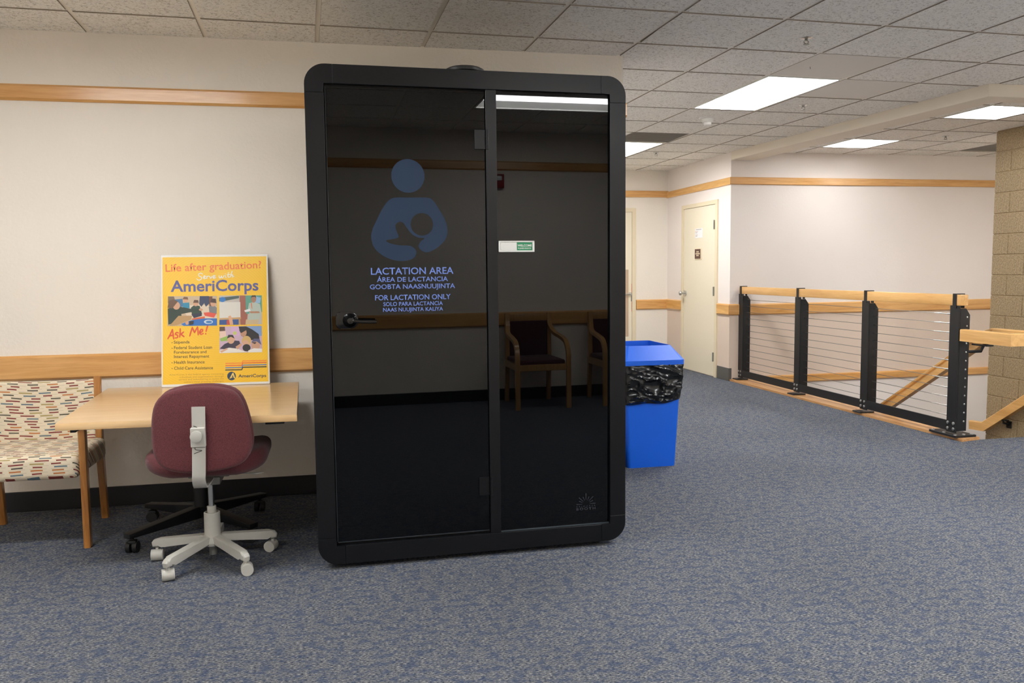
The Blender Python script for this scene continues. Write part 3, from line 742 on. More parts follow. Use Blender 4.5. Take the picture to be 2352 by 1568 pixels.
# fan on the roof, feet
m = MB().lathe([(.08, .005), (.09, .014), (.09, .026), (.076, .034), (.0, .037)], (.712, .115, Z1 - .004), 32); m.build('roof_fan', M_shell, bo)
for x, y in ((.10, .08), (1.32, .08), (.10, .98), (1.32, .98)):
    MB().cyl((x, y, 0), (x, y, .008), .024, n=16).cyl((x, y, .008), (x, y, Z0 + .004), .01, n=10).build('foot', M_gasket, bo)
# sliding occupancy sign stuck on the glass
M_signw = plain('white_sign_plastic', (234, 234, 230), .4); M_green = plain('green_sign_insert', (34, 142, 94), .5)
c, s = math.cos(TH), math.sin(TH)
sg = thing('occupancy_sign', 'small white slider sign reading WELCOME PLEASE KNOCK on green', 'sign', (-.1004 + .838 * c - .0095 * s, 3.7426 + .838 * s + .0095 * c, 1.410), TH)
MB().prism(rrect(0, .168, 0, .0505, .004, 4), 0, .006, 'XZ').build('back_plate', M_signw, sg)
m = MB(); m.box(0, .168, -.003, 0, .0445, .0505, bev=.001, seg=1).box(0, .168, -.003, 0, 0, .0065, bev=.001, seg=1).box(0, .008, -.003, 0, .0065, .0445).box(.159, .168, -.003, 0, .0065, .0445)
m.build('rim', M_signw, sg)
MB().box(.0095, .083, -.002, 0, .0072, .0438, bev=.0008, seg=1).build('slider', M_signw, sg)
MB().box(.086, .158, -.0008, 0, .0075, .0435).build('green_insert', M_green, sg)
text('lettering', 'WELCOME', M_signw, sg, lambda u, v: (.0885 + u, -.0014, .0245 + v), .067, .010, bold=.02)
text('lettering', 'PLEASE KNOCK', M_signw, sg, lambda u, v: (.091 + u, -.0014, .0135 + v), .062, .0065, bold=.02)

# ------------------------------------------------------------------ desk
M_lam = wood('pale_maple_laminate', (206, 168, 116), (226, 194, 146), 'X', rough=.28, grain=9, stretch=9, coat=.4)
M_lame = wood('pale_maple_edge', (216, 176, 122), (236, 204, 158), 'X', rough=.4, grain=14, stretch=12, coat=.1)
M_blk = plain('black_table_steel', (16, 16, 18), .42)
M_rub = plain('black_caster_rubber', (18, 18, 20), .6)
TZ = .695; tcx, tcy = -.70, 4.50
t = thing('desk', 'pale maple desk on a black caster base against the wall', 'desk', (tcx, tcy, 0))
tp = [(-1.184 - tcx, 3.878 - tcy), (-.178 - tcx, 3.838 - tcy), (-.215 - tcx, 4.99 - tcy), (-1.252 - tcx, 5.02 - tcy)]
MB().use(M_lame).prism(tp, TZ - .0315, TZ - .0012, 'XY', bev=.002).use(M_lam).prism([(x * .998, y * .998) for x, y in tp], TZ - .0012, TZ, 'XY').build('tabletop', None, t)
MB().cyl((0, 0, .1), (0, 0, .62), .038, n=20).build('column', M_blk, t)
MB().box(-.30, .30, -.04, .04, .622, .655).box(-.04, .04, -.36, .36, .63, .663).build('top_support', M_blk, t)
for cx, cy in ((-.978, 4.22), (-.99, 4.74), (-.44, 4.80), (-.44, 4.25)):
    dx, dy = cx - tcx, cy - tcy; L_ = math.hypot(dx, dy); ang = math.atan2(dy, dx)
    M_ = Matrix.Rotation(ang, 4, 'Z')
    m = MB().prism([(0, .075), (L_ + .03, .075), (L_ + .03, .098), (.05, .135), (0, .135)], -.026, .026, 'XZ', bev=.004, M=M_)
    leg = m.build('leg', M_blk, t)
    m = MB(); w_ = Vector((-math.sin(ang + .6), math.cos(ang + .6), 0)); c0 = Vector((dx, dy, .028))
    for s in (-1, 1): m.cyl(c0 + w_ * (s * .006), c0 + w_ * (s * .026), .028, n=20)
    m.cyl((dx, dy, .03), (dx, dy, .08), .008, n=8).box(dx - .02, dx + .02, dy - .02, dy + .02, .045, .062, bev=.006)
    m.build('caster', M_rub, leg)
for x, y in ((-1.13, 3.93), (-.28, 3.91)):
    MB().box(x - tcx - .012 - (.03 if x > -1 else 0), x - tcx + .012 + (.03 if x > -1 else 0), y - tcy, y - tcy + .10, TZ - .052, TZ - .032, bev=.003).build('latch', M_blk, t)

# ------------------------------------------------------------------ poster board
PW, PH = .584, .750
def homog(src, dst):
    import numpy as np
    A = []; B = []
    for (x, y), (u, v) in zip(src, dst):
        A += [[x, y, 1, 0, 0, 0, -u * x, -u * y], [0, 0, 0, x, y, 1, -v * x, -v * y]]; B += [u, v]
    h = np.linalg.solve(np.array(A, float), np.array(B, float)).tolist()
    return lambda x, y: ((h[0] * x + h[1] * y + h[2]) / (h[6] * x + h[7] * y + 1), (h[3] * x + h[4] * y + h[5]) / (h[6] * x + h[7] * y + 1))
HM = homog([(60, 62), (1237, 60), (1278, 1480), (100, 1527)], [(0, PH), (PW, PH), (PW, 0), (0, 0)])
po = thing('poster', 'yellow recruitment poster board leaning on the wall at the desk back', 'poster', (-.957, 4.955, TZ + .0015)); po.rotation_euler = (-.185, 0, -.02)
M_board = plain('white_foam_board', (240, 238, 234), .25)
M_yel, nt, b = newmat('yellow_print')
tc = N(nt, 'ShaderNodeTexCoord'); mp = N(nt, 'ShaderNodeMapping'); mp.inputs['Location'].default_value = (-.30, 0, -.42)
wv = N(nt, 'ShaderNodeTexWave', wave_type='RINGS', rings_direction='SPHERICAL', Scale=26.0); rp = N(nt, 'ShaderNodeValToRGB'); e = rp.color_ramp.elements
e[0].color = lin((249, 197, 30)); e[0].position = .3; e[1].color = lin((250, 203, 42)); e[1].position = .7
nt.links.new(tc.outputs['Object'], mp.inputs[0]); nt.links.new(mp.outputs[0], wv.inputs[0]); nt.links.new(wv.outputs[1], rp.inputs[0]); nt.links.new(rp.outputs[0], b.inputs['Base Color']); b.inputs['Roughness'].default_value = .35
MB().box(0, PW, 0, .006, 0, PH, bev=.001, seg=1).build('board', M_board, po)
def pp(x, y, d=.0004): a, b_ = HM(x, y); return (a, -d, b_)
def quad(name, pts, mat, d): return flat(name, [pts], mat, po, lambda x, y: pp(x, y, d))
quad('yellow_print', [(78, 88), (112, 1498), (1262, 1455), (1222, 82)], M_yel, .0003)
_cm = {}
def cm(rgb):
    if rgb not in _cm: _cm[rgb] = plain('print_%02x%02x%02x' % rgb, rgb, .4)
    return _cm[rgb]
def ptext(s, A, B, cap, rgb, bold=.0, shear=0.0, d=.0006, space=1.0):
    a, b_ = Vector(HM(*A)), Vector(HM(*B)); c_ = Vector(HM(A[0], A[1] - cap)); u_ = (b_ - a).normalized(); p_ = Vector((-u_.y, u_.x))
    text('lettering', s, cm(rgb), po, lambda u, v: ((a + u_ * u + p_ * v).x, -d, (a + u_ * u + p_ * v).y), (b_ - a).length, (c_ - a).length, bold, shear, space=space)
OR = (240, 118, 52); NV = (84, 86, 148); DK = (66, 58, 36)
ptext('Life after graduation?', (117, 251), (1170, 214), 84, OR, .012)
ptext('AmeriCorps', (178, 475), (1142, 462), 127, NV, .02)
ptext('Stipends', (224, 1047), (397, 1043), 32, DK, .008)
ptext('Federal Student Loan', (228, 1108), (644, 1101), 34, DK, .008)
ptext('Forebearance and', (229, 1157), (585, 1150), 32, DK, .008)
ptext('Interest Repayment', (230, 1206), (615, 1199), 33, DK, .008)
ptext('Health Insurance', (232, 1269), (566, 1262), 34, DK, .008)
ptext('Child Care Assistance', (234, 1333), (659, 1325), 33, DK, .008)
for y in (1036, 1098, 1257, 1320): flat('bullet', [circ(206 + (y - 1036) * .02, y, 5, 10)], cm(DK), po, lambda x, yy: pp(x, yy, .0006))
FN = (196, 146, 40)
for s, x0, y in (('AmeriCorps is the federal agency connecting', 183, 1397), ('individuals and organizations through', 295, 1423), ('service and volunteering to tackle the', 287, 1449), ('nation\u2019s most pressing challenges', 346, 1475)):
    ptext(s, (x0, y), (776, y - 14), 17, FN, 0)
ptext('AmeriCorps', (935, 1415), (1237, 1408), 34, (44, 56, 78), .015)
for k, rgb in enumerate(((246, 140, 48), (238, 110, 50), (96, 128, 186), (44, 52, 52))):
    y0_ = (1256, 1280, 1304, 1328)[k]; y1_ = (1228, 1249, 1273, 1296)[k]
    flat('stripe', [[(793, y0_), (793, y0_ + 12), (975, y0_ + 7), (986, y1_ + 13), (1240, y1_ + 6), (1240, y1_ - 6), (980, y1_ + 2), (968, y0_ - 4)]], cm(rgb), po, lambda x, y: pp(x, y, .0006))
flat('emblem', [circ(862, 1399, 47, 32)], cm((44, 62, 84)), po, lambda x, y: pp(x, y, .0006))
flat('emblem', [[(838, 1430), (872, 1364), (882, 1364), (904, 1428), (886, 1420), (874, 1388), (866, 1406), (876, 1412), (850, 1424)]], cm((236, 206, 110)), po, lambda x, y: pp(x, y, .0009))
# script lines as brush strokes
def strokes(name, lines, w, rgb, d=.0007):
    mb = MB()
    for ln in lines:
        P = smoothpath([(x, y, 0) for x, y in ln], 6); n = len(P)
        L_ = []; R2 = []
        for k, p in enumerate(P):
            tt = (P[min(k + 1, n - 1)] - P[max(k - 1, 0)]).normalized(); nn = Vector((-tt.y, tt.x, 0)); ww = w * (.75 + .25 * math.sin(math.pi * k / max(1, n - 1)))
            L_.append(p + nn * ww); R2.append(p - nn * ww)
        mb._add([pp(q.x, q.y, d) for q in L_ + R2], [(k, k + 1, n + k + 1, n + k) for k in range(n - 1)])
        for q in (P[0], P[-1]): mb._add([pp(q.x + w * .75 * math.cos(a * .785), q.y + w * .75 * math.sin(a * .785), d) for a in range(8)], [tuple(range(8))])
    for f in mb.bm.faces:
        f.normal_update()
        if f.normal.y > 0: f.normal_flip()
    return mb.build(name, cm(rgb), po, fix=False)
WH = (250, 246, 232)
strokes('lettering', [[(527, 278), (508, 266), (484, 277), (488, 298), (514, 312), (512, 334), (484, 344), (462, 330)],                       # S
    [(532, 322), (552, 312), (556, 300), (544, 298), (538, 314), (546, 330), (566, 322)],                                         # e
    [(572, 300), (576, 328)], [(575, 312), (586, 300), (600, 304)],                                                               # r
    [(606, 302), (616, 326), (630, 300)], [(638, 318), (658, 310), (664, 296), (650, 294), (642, 310), (650, 326), (674, 316)],   # v e
    [(708, 296), (712, 318), (724, 320), (736, 298), (738, 316), (750, 318), (764, 292)],                                         # w
    [(778, 292), (780, 316), (790, 312)], [(778, 276), (780, 275)],                                                               # i
    [(812, 260), (806, 300), (816, 314), (828, 306)], [(794, 288), (828, 282)],                                                   # t
    [(852, 246), (840, 280), (836, 312)], [(838, 300), (850, 286), (858, 292), (856, 310), (872, 304)]], 5.2, WH)
RD = (232, 92, 42)
strokes('lettering', [[(158, 994), (186, 940), (206, 890)], [(206, 890), (214, 940), (222, 996)], [(176, 962), (222, 952)],
    [(272, 928), (252, 924), (240, 942), (264, 956), (262, 980), (236, 984)],
    [(292, 882), (292, 930), (288, 976)], [(330, 918), (296, 946)], [(298, 942), (320, 958), (336, 970)],
    [(398, 962), (412, 910), (424, 868)], [(424, 868), (438, 900), (450, 926)], [(450, 926), (466, 892), (482, 862)], [(482, 862), (488, 910), (490, 950)],
    [(506, 926), (532, 914), (538, 894), (520, 892), (508, 918), (518, 944), (546, 934)],
    [(598, 832), (584, 876), (576, 912)], [(572, 936), (574, 940)]], 8.5, RD)
def photo(frame, shapes, label):
    mb = MB(); d = .0006; mb.use(cm(frame[1]))
    def add(poly, rgb):
        mb.use(cm(rgb)); vs = [mb.bm.verts.new(pp(x, y, d)) for x, y in poly]; es = [mb.bm.edges.new((vs[k - 1], vs[k])) for k in range(len(vs))]
        r = bmesh.ops.triangle_fill(mb.bm, use_beauty=True, use_dissolve=False, edges=es)
        for g_ in r['geom']:
            if isinstance(g_, bmesh.types.BMFace): g_.material_index = mb.cur
    add(frame[0], frame[1])
    for s in shapes:
        d += .00006
        if s[0] == 'e': _, cx, cy, rx, ry, rgb = s; add([(cx + rx * math.cos(k * .3927), cy + ry * math.sin(k * .3927)) for k in range(16)], rgb)
        else: add(s[1], s[2])
    for f in mb.bm.faces:
        f.normal_update()
        if f.normal.y > 0: f.normal_flip()
    mb.build('photo_print', None, po, fix=False)['label'] = label
SK = (212, 164, 132)
photo(([(148, 522), (152, 853), (697, 848), (692, 520)], (206, 184, 152)), [
    ('p', [(300, 640), (480, 610), (690, 640), (694, 770), (380, 770)], (228, 212, 190)), ('p', [(150, 525), (215, 525), (240, 600), (150, 600)], (120, 100, 80)), ('p', [(215, 560), (310, 550), (320, 640), (240, 640)], (70, 120, 160)),
    ('p', [(410, 790), (520, 768), (694, 768), (696, 846), (330, 851), (300, 830)], (36, 108, 190)), ('p', [(420, 770), (560, 745), (560, 768), (420, 785)], (216, 96, 44)), ('e', 600, 806, 50, 24, (206, 222, 232)), ('e', 605, 808, 34, 14, (60, 130, 196)),
    ('p', [(500, 522), (600, 522), (610, 600), (570, 640), (550, 600), (520, 640), (495, 610)], (44, 58, 92)), ('p', [(600, 525), (640, 525), (625, 640), (608, 640)], (110, 60, 36)),
    ('p', [(312, 598), (385, 592), (392, 655), (320, 660)], (36, 140, 176)), ('e', 344, 562, 30, 32, SK), ('p', [(312, 556), (326, 528), (366, 532), (374, 560)], (120, 84, 54)),
    ('p', [(405, 650), (440, 622), (500, 630), (530, 720), (420, 740)], (34, 66, 48)), ('e', 458, 600, 30, 34, SK), ('p', [(428, 596), (440, 564), (482, 566), (490, 596)], (96, 66, 44)), ('p', [(410, 720), (520, 705), (528, 740), (440, 765)], (40, 44, 66)),
    ('p', [(600, 640), (650, 620), (690, 650), (688, 720), (610, 715)], (120, 120, 124)), ('e', 648, 600, 30, 38, SK), ('p', [(616, 592), (630, 548), (676, 552), (684, 600)], (70, 48, 36)), ('p', [(545, 705), (600, 700), (686, 715), (660, 760), (560, 740)], (224, 82, 62)),
    ('p', [(150, 660), (190, 650), (290, 640), (420, 665), (520, 665), (520, 690), (400, 700), (300, 720), (310, 775), (270, 810), (160, 838)], (28, 54, 40)), ('e', 245, 628, 40, 44, SK), ('p', [(148, 650), (160, 575), (210, 556), (262, 580), (230, 620), (200, 660)], (104, 74, 52)),
    ('p', [(270, 740), (420, 738), (410, 780), (330, 812), (250, 845), (170, 850), (200, 820)], (186, 150, 100)), ('e', 515, 672, 22, 14, SK), ('p', [(390, 800), (440, 795), (436, 830), (392, 842)], (30, 30, 36)), ('e', 366, 818, 18, 22, SK)], 'printed picture of children on a blue rug')
photo(([(710, 516), (718, 840), (1185, 833), (1178, 514)], (196, 190, 182)), [
    ('p', [(935, 516), (1040, 516), (1020, 838), (950, 838)], (158, 92, 72)), ('p', [(1000, 516), (1178, 515), (1184, 700), (1010, 720)], (88, 158, 140)), ('p', [(1090, 520), (1170, 540), (1160, 600), (1090, 600)], (150, 190, 220)), ('p', [(712, 540), (930, 518), (930, 545), (780, 575), (712, 580)], (70, 90, 86)),
    ('e', 750, 560, 34, 28, (40, 120, 196)), ('p', [(715, 590), (945, 588), (950, 755), (722, 765)], (226, 224, 216)), ('p', [(722, 765), (955, 755), (955, 775), (722, 785)], (200, 160, 108)), ('p', [(930, 775), (948, 775), (945, 838), (930, 838)], (196, 154, 102)), ('p', [(720, 785), (930, 778), (930, 838), (720, 840)], (44, 78, 140)),
    ('p', [(800, 790), (830, 780), (840, 838), (800, 838)], (200, 70, 50)), ('p', [(815, 745), (840, 735), (860, 770), (872, 836), (836, 838)], (220, 170, 136)),
    ('p', [(1010, 780), (1150, 770), (1140, 834), (1005, 836)], (206, 184, 146)), ('p', [(1040, 600), (1090, 588), (1160, 610), (1178, 700), (1150, 780), (1030, 785), (1050, 690), (1030, 660)], (184, 198, 186)), ('e', 1090, 556, 28, 40, (168, 122, 92)), ('p', [(1060, 548), (1070, 515), (1110, 514), (1120, 548), (1104, 530), (1072, 532)], (36, 30, 28)),
    ('p', [(1060, 600), (1070, 598), (1078, 660), (1072, 664)], (220, 110, 60)), ('p', [(990, 680), (1050, 660), (1060, 690), (1000, 700)], (232, 236, 240)), ('p', [(1040, 690), (1150, 690), (1160, 710), (1060, 712)], (176, 130, 98))], 'printed picture of a tutor by a flip chart')
photo(([(722, 858), (726, 1150), (1190, 1138), (1182, 850)], (206, 178, 200)), [
    ('p', [(722, 860), (780, 860), (790, 950), (722, 960)], (96, 66, 50)), ('p', [(850, 858), (940, 856), (940, 960), (860, 970)], (214, 176, 214)), ('p', [(940, 856), (1182, 850), (1186, 960), (1060, 960)], (130, 160, 206)), ('p', [(722, 910), (790, 905), (800, 980), (726, 990)], (236, 206, 190)), ('p', [(728, 990), (840, 950), (850, 1010), (740, 1020)], (150, 190, 90)), ('e', 890, 930, 22, 20, (200, 206, 120)),
    ('p', [(930, 858), (1010, 856), (1080, 890), (1150, 940), (1160, 990), (1060, 1010), (960, 960)], (24, 22, 26)), ('e', 985, 925, 34, 44, (196, 146, 116)), ('p', [(935, 860), (1000, 858), (1010, 900), (960, 930), (940, 905)], (34, 26, 28)),
    ('p', [(728, 1100), (780, 1050), (870, 1010), (940, 1015), (960, 1070), (900, 1100), (800, 1110)], (52, 44, 66)), ('e', 850, 1000, 40, 48, (216, 170, 140)), ('p', [(806, 990), (820, 948), (870, 950), (888, 990), (850, 970)], (40, 32, 32)),
    ('e', 1018, 1015, 52, 56, (214, 178, 112)), ('e', 1010, 1040, 34, 34, (218, 172, 142)), ('e', 1020, 1090, 44, 40, (34, 30, 32)), ('e', 1120, 1060, 48, 56, (206, 160, 132)), ('p', [(1070, 1030), (1100, 990), (1160, 992), (1182, 1060), (1130, 1020)], (90, 92, 130)), ('p', [(1070, 1030), (1130, 1030), (1110, 1050)], (40, 34, 36)),
    ('p', [(728, 1120), (830, 1090), (920, 1100), (1000, 1130), (1050, 1138), (728, 1150)], (238, 234, 228)), ('p', [(1040, 1120), (1100, 1095), (1188, 1100), (1190, 1138), (1040, 1142)], (240, 238, 236)), ('p', [(900, 1080), (960, 1040), (970, 1060), (920, 1110)], (206, 158, 128)), ('p', [(732, 1130), (800, 1096), (820, 1106), (750, 1146)], (216, 172, 140))], 'printed picture of students at a table')

# ------------------------------------------------------------------ task chair
def fabric(name, c1, c2, scale=420.0):
    m, nt, b = newmat(name); L = nt.links.new
    tc = N(nt, 'ShaderNodeTexCoord'); mp = N(nt, 'ShaderNodeMapping'); mp.inputs['Rotation'].default_value = (0, .7, 0); mp.inputs['Scale'].default_value = (1, 1, .45)
    n1 = N(nt, 'ShaderNodeTexNoise', Scale=scale, Detail=2.0, Roughness=.7); rp = N(nt, 'ShaderNodeValToRGB'); e = rp.color_ramp.elements
    e[0].position = .36; e[0].color = lin(c1); e[1].position = .66; e[1].color = lin(c2)
    bp = N(nt, 'ShaderNodeBump', Strength=.5, Distance=.002)
    L(tc.outputs['Object'], mp.inputs[0]); L(mp.outputs[0], n1.inputs['Vector']); L(n1.outputs['Fac'], rp.inputs[0]); L(rp.outputs[0], b.inputs['Base Color']); L(n1.outputs['Fac'], bp.inputs['Height']); L(bp.outputs[0], b.inputs['Normal'])
    b.inputs['Roughness'].default_value = .9; b.inputs['Sheen Weight'].default_value = .15
    return m
M_mar = fabric('maroon_tweed', (64, 20, 27), (112, 52, 57), 620.0)
M_grey = plain('light_grey_plastic', (186, 184, 176), .45, noise=.03, nscale=60)
M_greyd = plain('grey_mechanism', (120, 120, 116), .5)
M_pen = plain('marker_ink', (60, 52, 48), .7)
ccx, ccy = -.580, 4.0
t = thing('task_chair', 'maroon tweed task chair with grey star base, back to the viewer', 'chair', (ccx, ccy, 0))
OUTL = [(347, 1000), (349, 960), (358, 925), (381, 901), (420, 889), (465, 886), (510, 889), (546, 902), (564, 928), (576, 970), (582, 1012), (580, 1040), (568, 1064), (540, 1079), (480, 1087), (420, 1086), (376, 1075), (355, 1052), (348, 1025)]
def outl(k=1.0, dz=0.0, n=56):
    P = smoothpath([(a, b_, 0) for a, b_ in OUTL + OUTL[:1]], 8); L_ = [0]
    for q in range(len(P) - 1): L_.append(L_[-1] + (P[q + 1] - P[q]).length)
    out = []; q = 0
    for t_ in range(n):
        d = L_[-1] * t_ / n
        while L_[q + 1] < d: q += 1
        p = P[q].lerp(P[q + 1], (d - L_[q]) / max(1e-9, L_[q + 1] - L_[q])); out.append(((p.x - 464.5) * .001753 * k, .854 - (p.y - 886) * .001866 * k + dz))
    return out
def pad(o, y0, y1, r_, dome, name):
    mb = MB().pillow(o, y0, y1, r_, 'XZ', 5, dome)
    for v in mb.bm.verts: v.co.y += .7 * v.co.x ** 2 + .25 * max(0, v.co.z - .66) ** 2
    return mb.build(name, M_mar, t)
BY = 3.705 - ccy
pad([(x + .010, z_ - .002) for x, z_ in outl(.985)], BY, BY + .040, .018, .002, 'back_shell')
pad([(x + .014, z_) for x, z_ in outl(.99, .004)], BY + .036, BY + .09, .026, .004, 'backrest')
# seat with raised edges
sw, sd = .262, .24
m = MB().pillow(rrect(-sw, sw, -sd, sd, .13, 10), .425, .518, .042, 'XY', 6, .004)
for v in m.bm.verts: v.co.z += .45 * v.co.x ** 2 - .35 * max(0, v.co.y - .1) ** 2; v.co.y += .06
m.build('seat', M_mar, t)
m = MB().box(-.09, .09, -.05, .16, .405, .432, bev=.006).box(-.05, .05, -.06, .1, .372, .408, bev=.006); m.build('mechanism', M_greyd, t)
prof = [(-.004, -.027), (.004, -.027), (.004, .027), (-.004, .027)]
bar = MB().sweep(smoothpath([(.008, BY - .012, .770), (.005, BY - .012, .64), (.0, BY - .012, .50), (-.003, BY - .006, .455), (-.003, BY + .03, .418), (-.003, BY + .10, .408), (-.003, BY + .25, .404)], 5), prof, up=(1, 0, 0)).build('back_bar', M_grey, t)
cl = MB().box(-.027, .033, BY - .026, BY - .002, .600, .683, bev=.003, seg=1).build('clamp', M_grey, t)
MR = Matrix.Translation((.0, BY - .026, .650)) @ Matrix.Rotation(math.pi / 2, 4, 'X')
MB().cyl((0, BY - .026, .650), (0, BY - .04, .650), .017, n=24).prism(circ(0, .650, .0245, 28), BY - .056, BY - .04, 'XZ', bev=.0025, smooth=True).build('knob', M_grey, cl)
def stroke3(lines, w, name, mat, parent, y):
    mb = MB()
    for ln in lines:
        P = smoothpath([(a, y, b_) for a, b_ in ln], 4); mb.tube(P, w, 6, squash=(1, 1))
    return mb.build(name, mat, parent)
stroke3([[(-.012, .598), (-.010, .590), (.004, .586), (.016, .584), (.0, .578), (-.016, .572)], [(-.014, .690), (-.006, .687), (.0, .684)]], .0016, 'pen_mark', M_pen, bar, BY - .0162)
MB().cyl((0, 0, .225), (0, 0, .405), .0135, n=16).build('gas_rod', M_chrome, t)
MB().cyl((0, 0, .205), (0, 0, .262), .020, n=18).lathe([(.029, .20), (.029, .234), (.0335, .234), (.0355, .232), (.0365, .12), (.036, .11)], n=30).build('column', M_grey, t)
m = MB().cyl((.02, .03, .408), (.175, .03, .396), .003, n=8).tube([(.17, .03, .396), (.205, .03, .394), (.235, .03, .397)], [.006, .011, .006], 8, squash=(.5, 1)); m.build('height_lever', M_grey, t)
MB().cyl((0, 0, .035), (0, 0, .09), .018, n=16).build('hub_stub', M_greyd, t)
MB().lathe([(.036, .13), (.05, .118), (.055, .098), (.05, .084), (.0, .08)], n=26).build('hub', M_grey, t)
for k in range(5):
    a = math.radians(18.5 + 72 * k); ux, uy = math.cos(a), math.sin(a)
    ML = Matrix.Rotation(a, 4, 'Z')
    m = MB().prism([(.02, .088), (.25, .076), (.258, .064), (.29, .064), (.294, .085), (.284, .098), (.262, .104), (.05, .126), (.02, .126)], -.018, .018, 'XZ', bev=.011, seg=5, M=None, smooth=True)
    for v in m.bm.verts: v.co.y *= 1.25 - 1.2 * max(0, v.co.x - .02)
    m.bm.transform(ML)
    leg = m.build('leg', M_grey, t)
    b_ = a + (.9, 2.1, .35, 2.4, -.5)[k]; wv_ = Vector((math.cos(b_), math.sin(b_), 0)); off = Vector((-wv_.y, wv_.x, 0)) * .008
    c0 = Vector((ux * .272, uy * .272, .0265)) + off; m = MB()
    m.cyl(c0 - wv_ * .026, c0 - wv_ * .021, .0262, n=24).cyl(c0 + wv_ * .021, c0 + wv_ * .026, .0262, n=24).cyl(c0 - wv_ * .0205, c0 + wv_ * .0205, .0265, n=24)
    
    m.cyl((ux * .272, uy * .272, .04), (ux * .272, uy * .272, .06), .008, n=10)
    m.build('caster', M_grey, leg)

# ------------------------------------------------------------------ patterned guest chair
def dashes():
    m, nt, b = newmat('dash_pattern_upholstery'); L = nt.links.new
    tc = N(nt, 'ShaderNodeTexCoord'); sp_ = N(nt, 'ShaderNodeSeparateXYZ'); L(tc.outputs['Object'], sp_.inputs[0])
    def mth(op, a, b_=None, c_=None):
        n = N(nt, 'ShaderNodeMath', operation=op)
        for k, v in enumerate((a, b_, c_)):
            if v is None: continue
            if isinstance(v, (int, float)): n.inputs[k].default_value = v
            else: L(v, n.inputs[k])
        return n.outputs[0]
    wob = N(nt, 'ShaderNodeTexNoise', Scale=9.0, Detail=1.0); L(tc.outputs['Object'], wob.inputs['Vector'])
    vv = mth('ADD', mth('ADD', sp_.outputs[2], sp_.outputs[1]), mth('MULTIPLY', wob.outputs['Fac'], .012))
    rv = mth('DIVIDE', vv, .0165); row = mth('FLOOR', rv); fv = mth('FRACT', rv)
    w1 = N(nt, 'ShaderNodeTexWhiteNoise', noise_dimensions='1D'); L(row, w1.inputs['W'])
    u = mth('ADD', mth('DIVIDE', sp_.outputs[0], .094), mth('MULTIPLY', w1.outputs['Value'], .75)); cu = mth('FLOOR', u); fu = mth('FRACT', u)
    cb = N(nt, 'ShaderNodeCombineXYZ'); L(cu, cb.inputs[0]); L(row, cb.inputs[1])
    w2 = N(nt, 'ShaderNodeTexWhiteNoise', noise_dimensions='2D'); L(cb.outputs[0], w2.inputs['Vector'])
    rp = N(nt, 'ShaderNodeValToRGB'); rp.color_ramp.interpolation = 'CONSTANT'; e = rp.color_ramp.elements
    cols = [(126, 50, 46), (84, 80, 68), (190, 118, 66), (90, 112, 122), (164, 146, 92), (126, 50, 46)]
    e[0].position = 0; e[0].color = lin(cols[0]); e[1].position = .83; e[1].color = lin(cols[5])
    for k, p_ in ((1, .24), (2, .42), (3, .56), (4, .70)): x = e.new(p_); x.color = lin(cols[k])
    L(w2.outputs['Value'], rp.inputs[0])
    ms = mth('MULTIPLY', mth('MULTIPLY', mth('GREATER_THAN', fv, .25), mth('LESS_THAN', fv, .68)), mth('MULTIPLY', mth('GREATER_THAN', fu, .05), mth('LESS_THAN', fu, mth('ADD', .48, mth('MULTIPLY', w2.outputs['Value'], .28)))))
    thin = mth('MULTIPLY', mth('MULTIPLY', mth('GREATER_THAN', fv, .9), .45), mth('LESS_THAN', fu, .8))
    base = N(nt, 'ShaderNodeMix', data_type='RGBA'); base.inputs[6].default_value = lin((226, 212, 186)); base.inputs[7].default_value = lin((120, 96, 80)); L(thin, base.inputs[0])
    mx = N(nt, 'ShaderNodeMix', data_type='RGBA'); L(ms, mx.inputs[0]); L(base.outputs[2], mx.inputs[6]); L(rp.outputs[0], mx.inputs[7]); L(mx.outputs[2], b.inputs['Base Color'])
    b.inputs['Roughness'].default_value = .9
    return m
M_dash = dashes()
gx, gy = -1.495, 4.60
t = thing('guest_chair', 'oak chair in cream cloth with coloured dashes, left of the desk', 'chair', (gx, gy, 0))
for s in (-1, 1):
    X = s * .283
    MB().prism([(-.262, 0), (-.222, 0), (-.214, .60), (-.262, .60)], X - .016, X + .016, 'YZ', bev=.005).build('leg', M_woodz, t)
    MB().prism([(.262, 0), (.298, 0), (.262, .40), (.282, .775), (.248, .785), (.222, .40)], X - .017 - (.05 if s > 0 else -.008), X + .017 - (.05 if s > 0 else -.008), 'YZ', bev=.006).build('rear_leg', M_woodz, t)
    MB().prism([(-.27, .585), (.24, .575), (.24, .60), (-.27, .612)], X - .026, X + .022, 'YZ', bev=.006).build('armrest', M_woodz, t)
    MB().box(X - s * .06 - .012, X - s * .06 + .012, -.20, .22, .34, .37).build('side_rail', M_woodz, t)
def soft(x0, x1, y0, y1, z0, z1, bev, fn, name, mat, par):
    nx, ny = 10, 8
    mb = MB().box(x0, x1, y0, y1, z0, z1, bev=bev, seg=4)
    bmesh.ops.subdivide_edges(mb.bm, edges=[e_ for e_ in mb.bm.edges if e_.calc_length() > .08], cuts=5, use_grid_fill=True)
    for v in mb.bm.verts: fn(v.co)
    for f in mb.bm.faces: f.smooth = True
    return mb.build(name, mat, par)
def seatfn(c):
    if c.z > .42: c.z += .012 * (1 - (c.x / .27) ** 2) * (1 - (c.y / .28) ** 2)
    c.z -= .03 * (c.y + .24) * .6
soft(-.262, .262, -.262, .262, .345, .462, .03, seatfn, 'seat', M_dash, t)
def backfn(c):
    c.y += .09 * (c.z - .43) - .03 * (1 - (c.x / .25) ** 2) * 0 + .02 * (1 - (c.x / .25) ** 2)
    if c.z > .6: c.z -= .010 * (1 - (c.x / .25) ** 2)
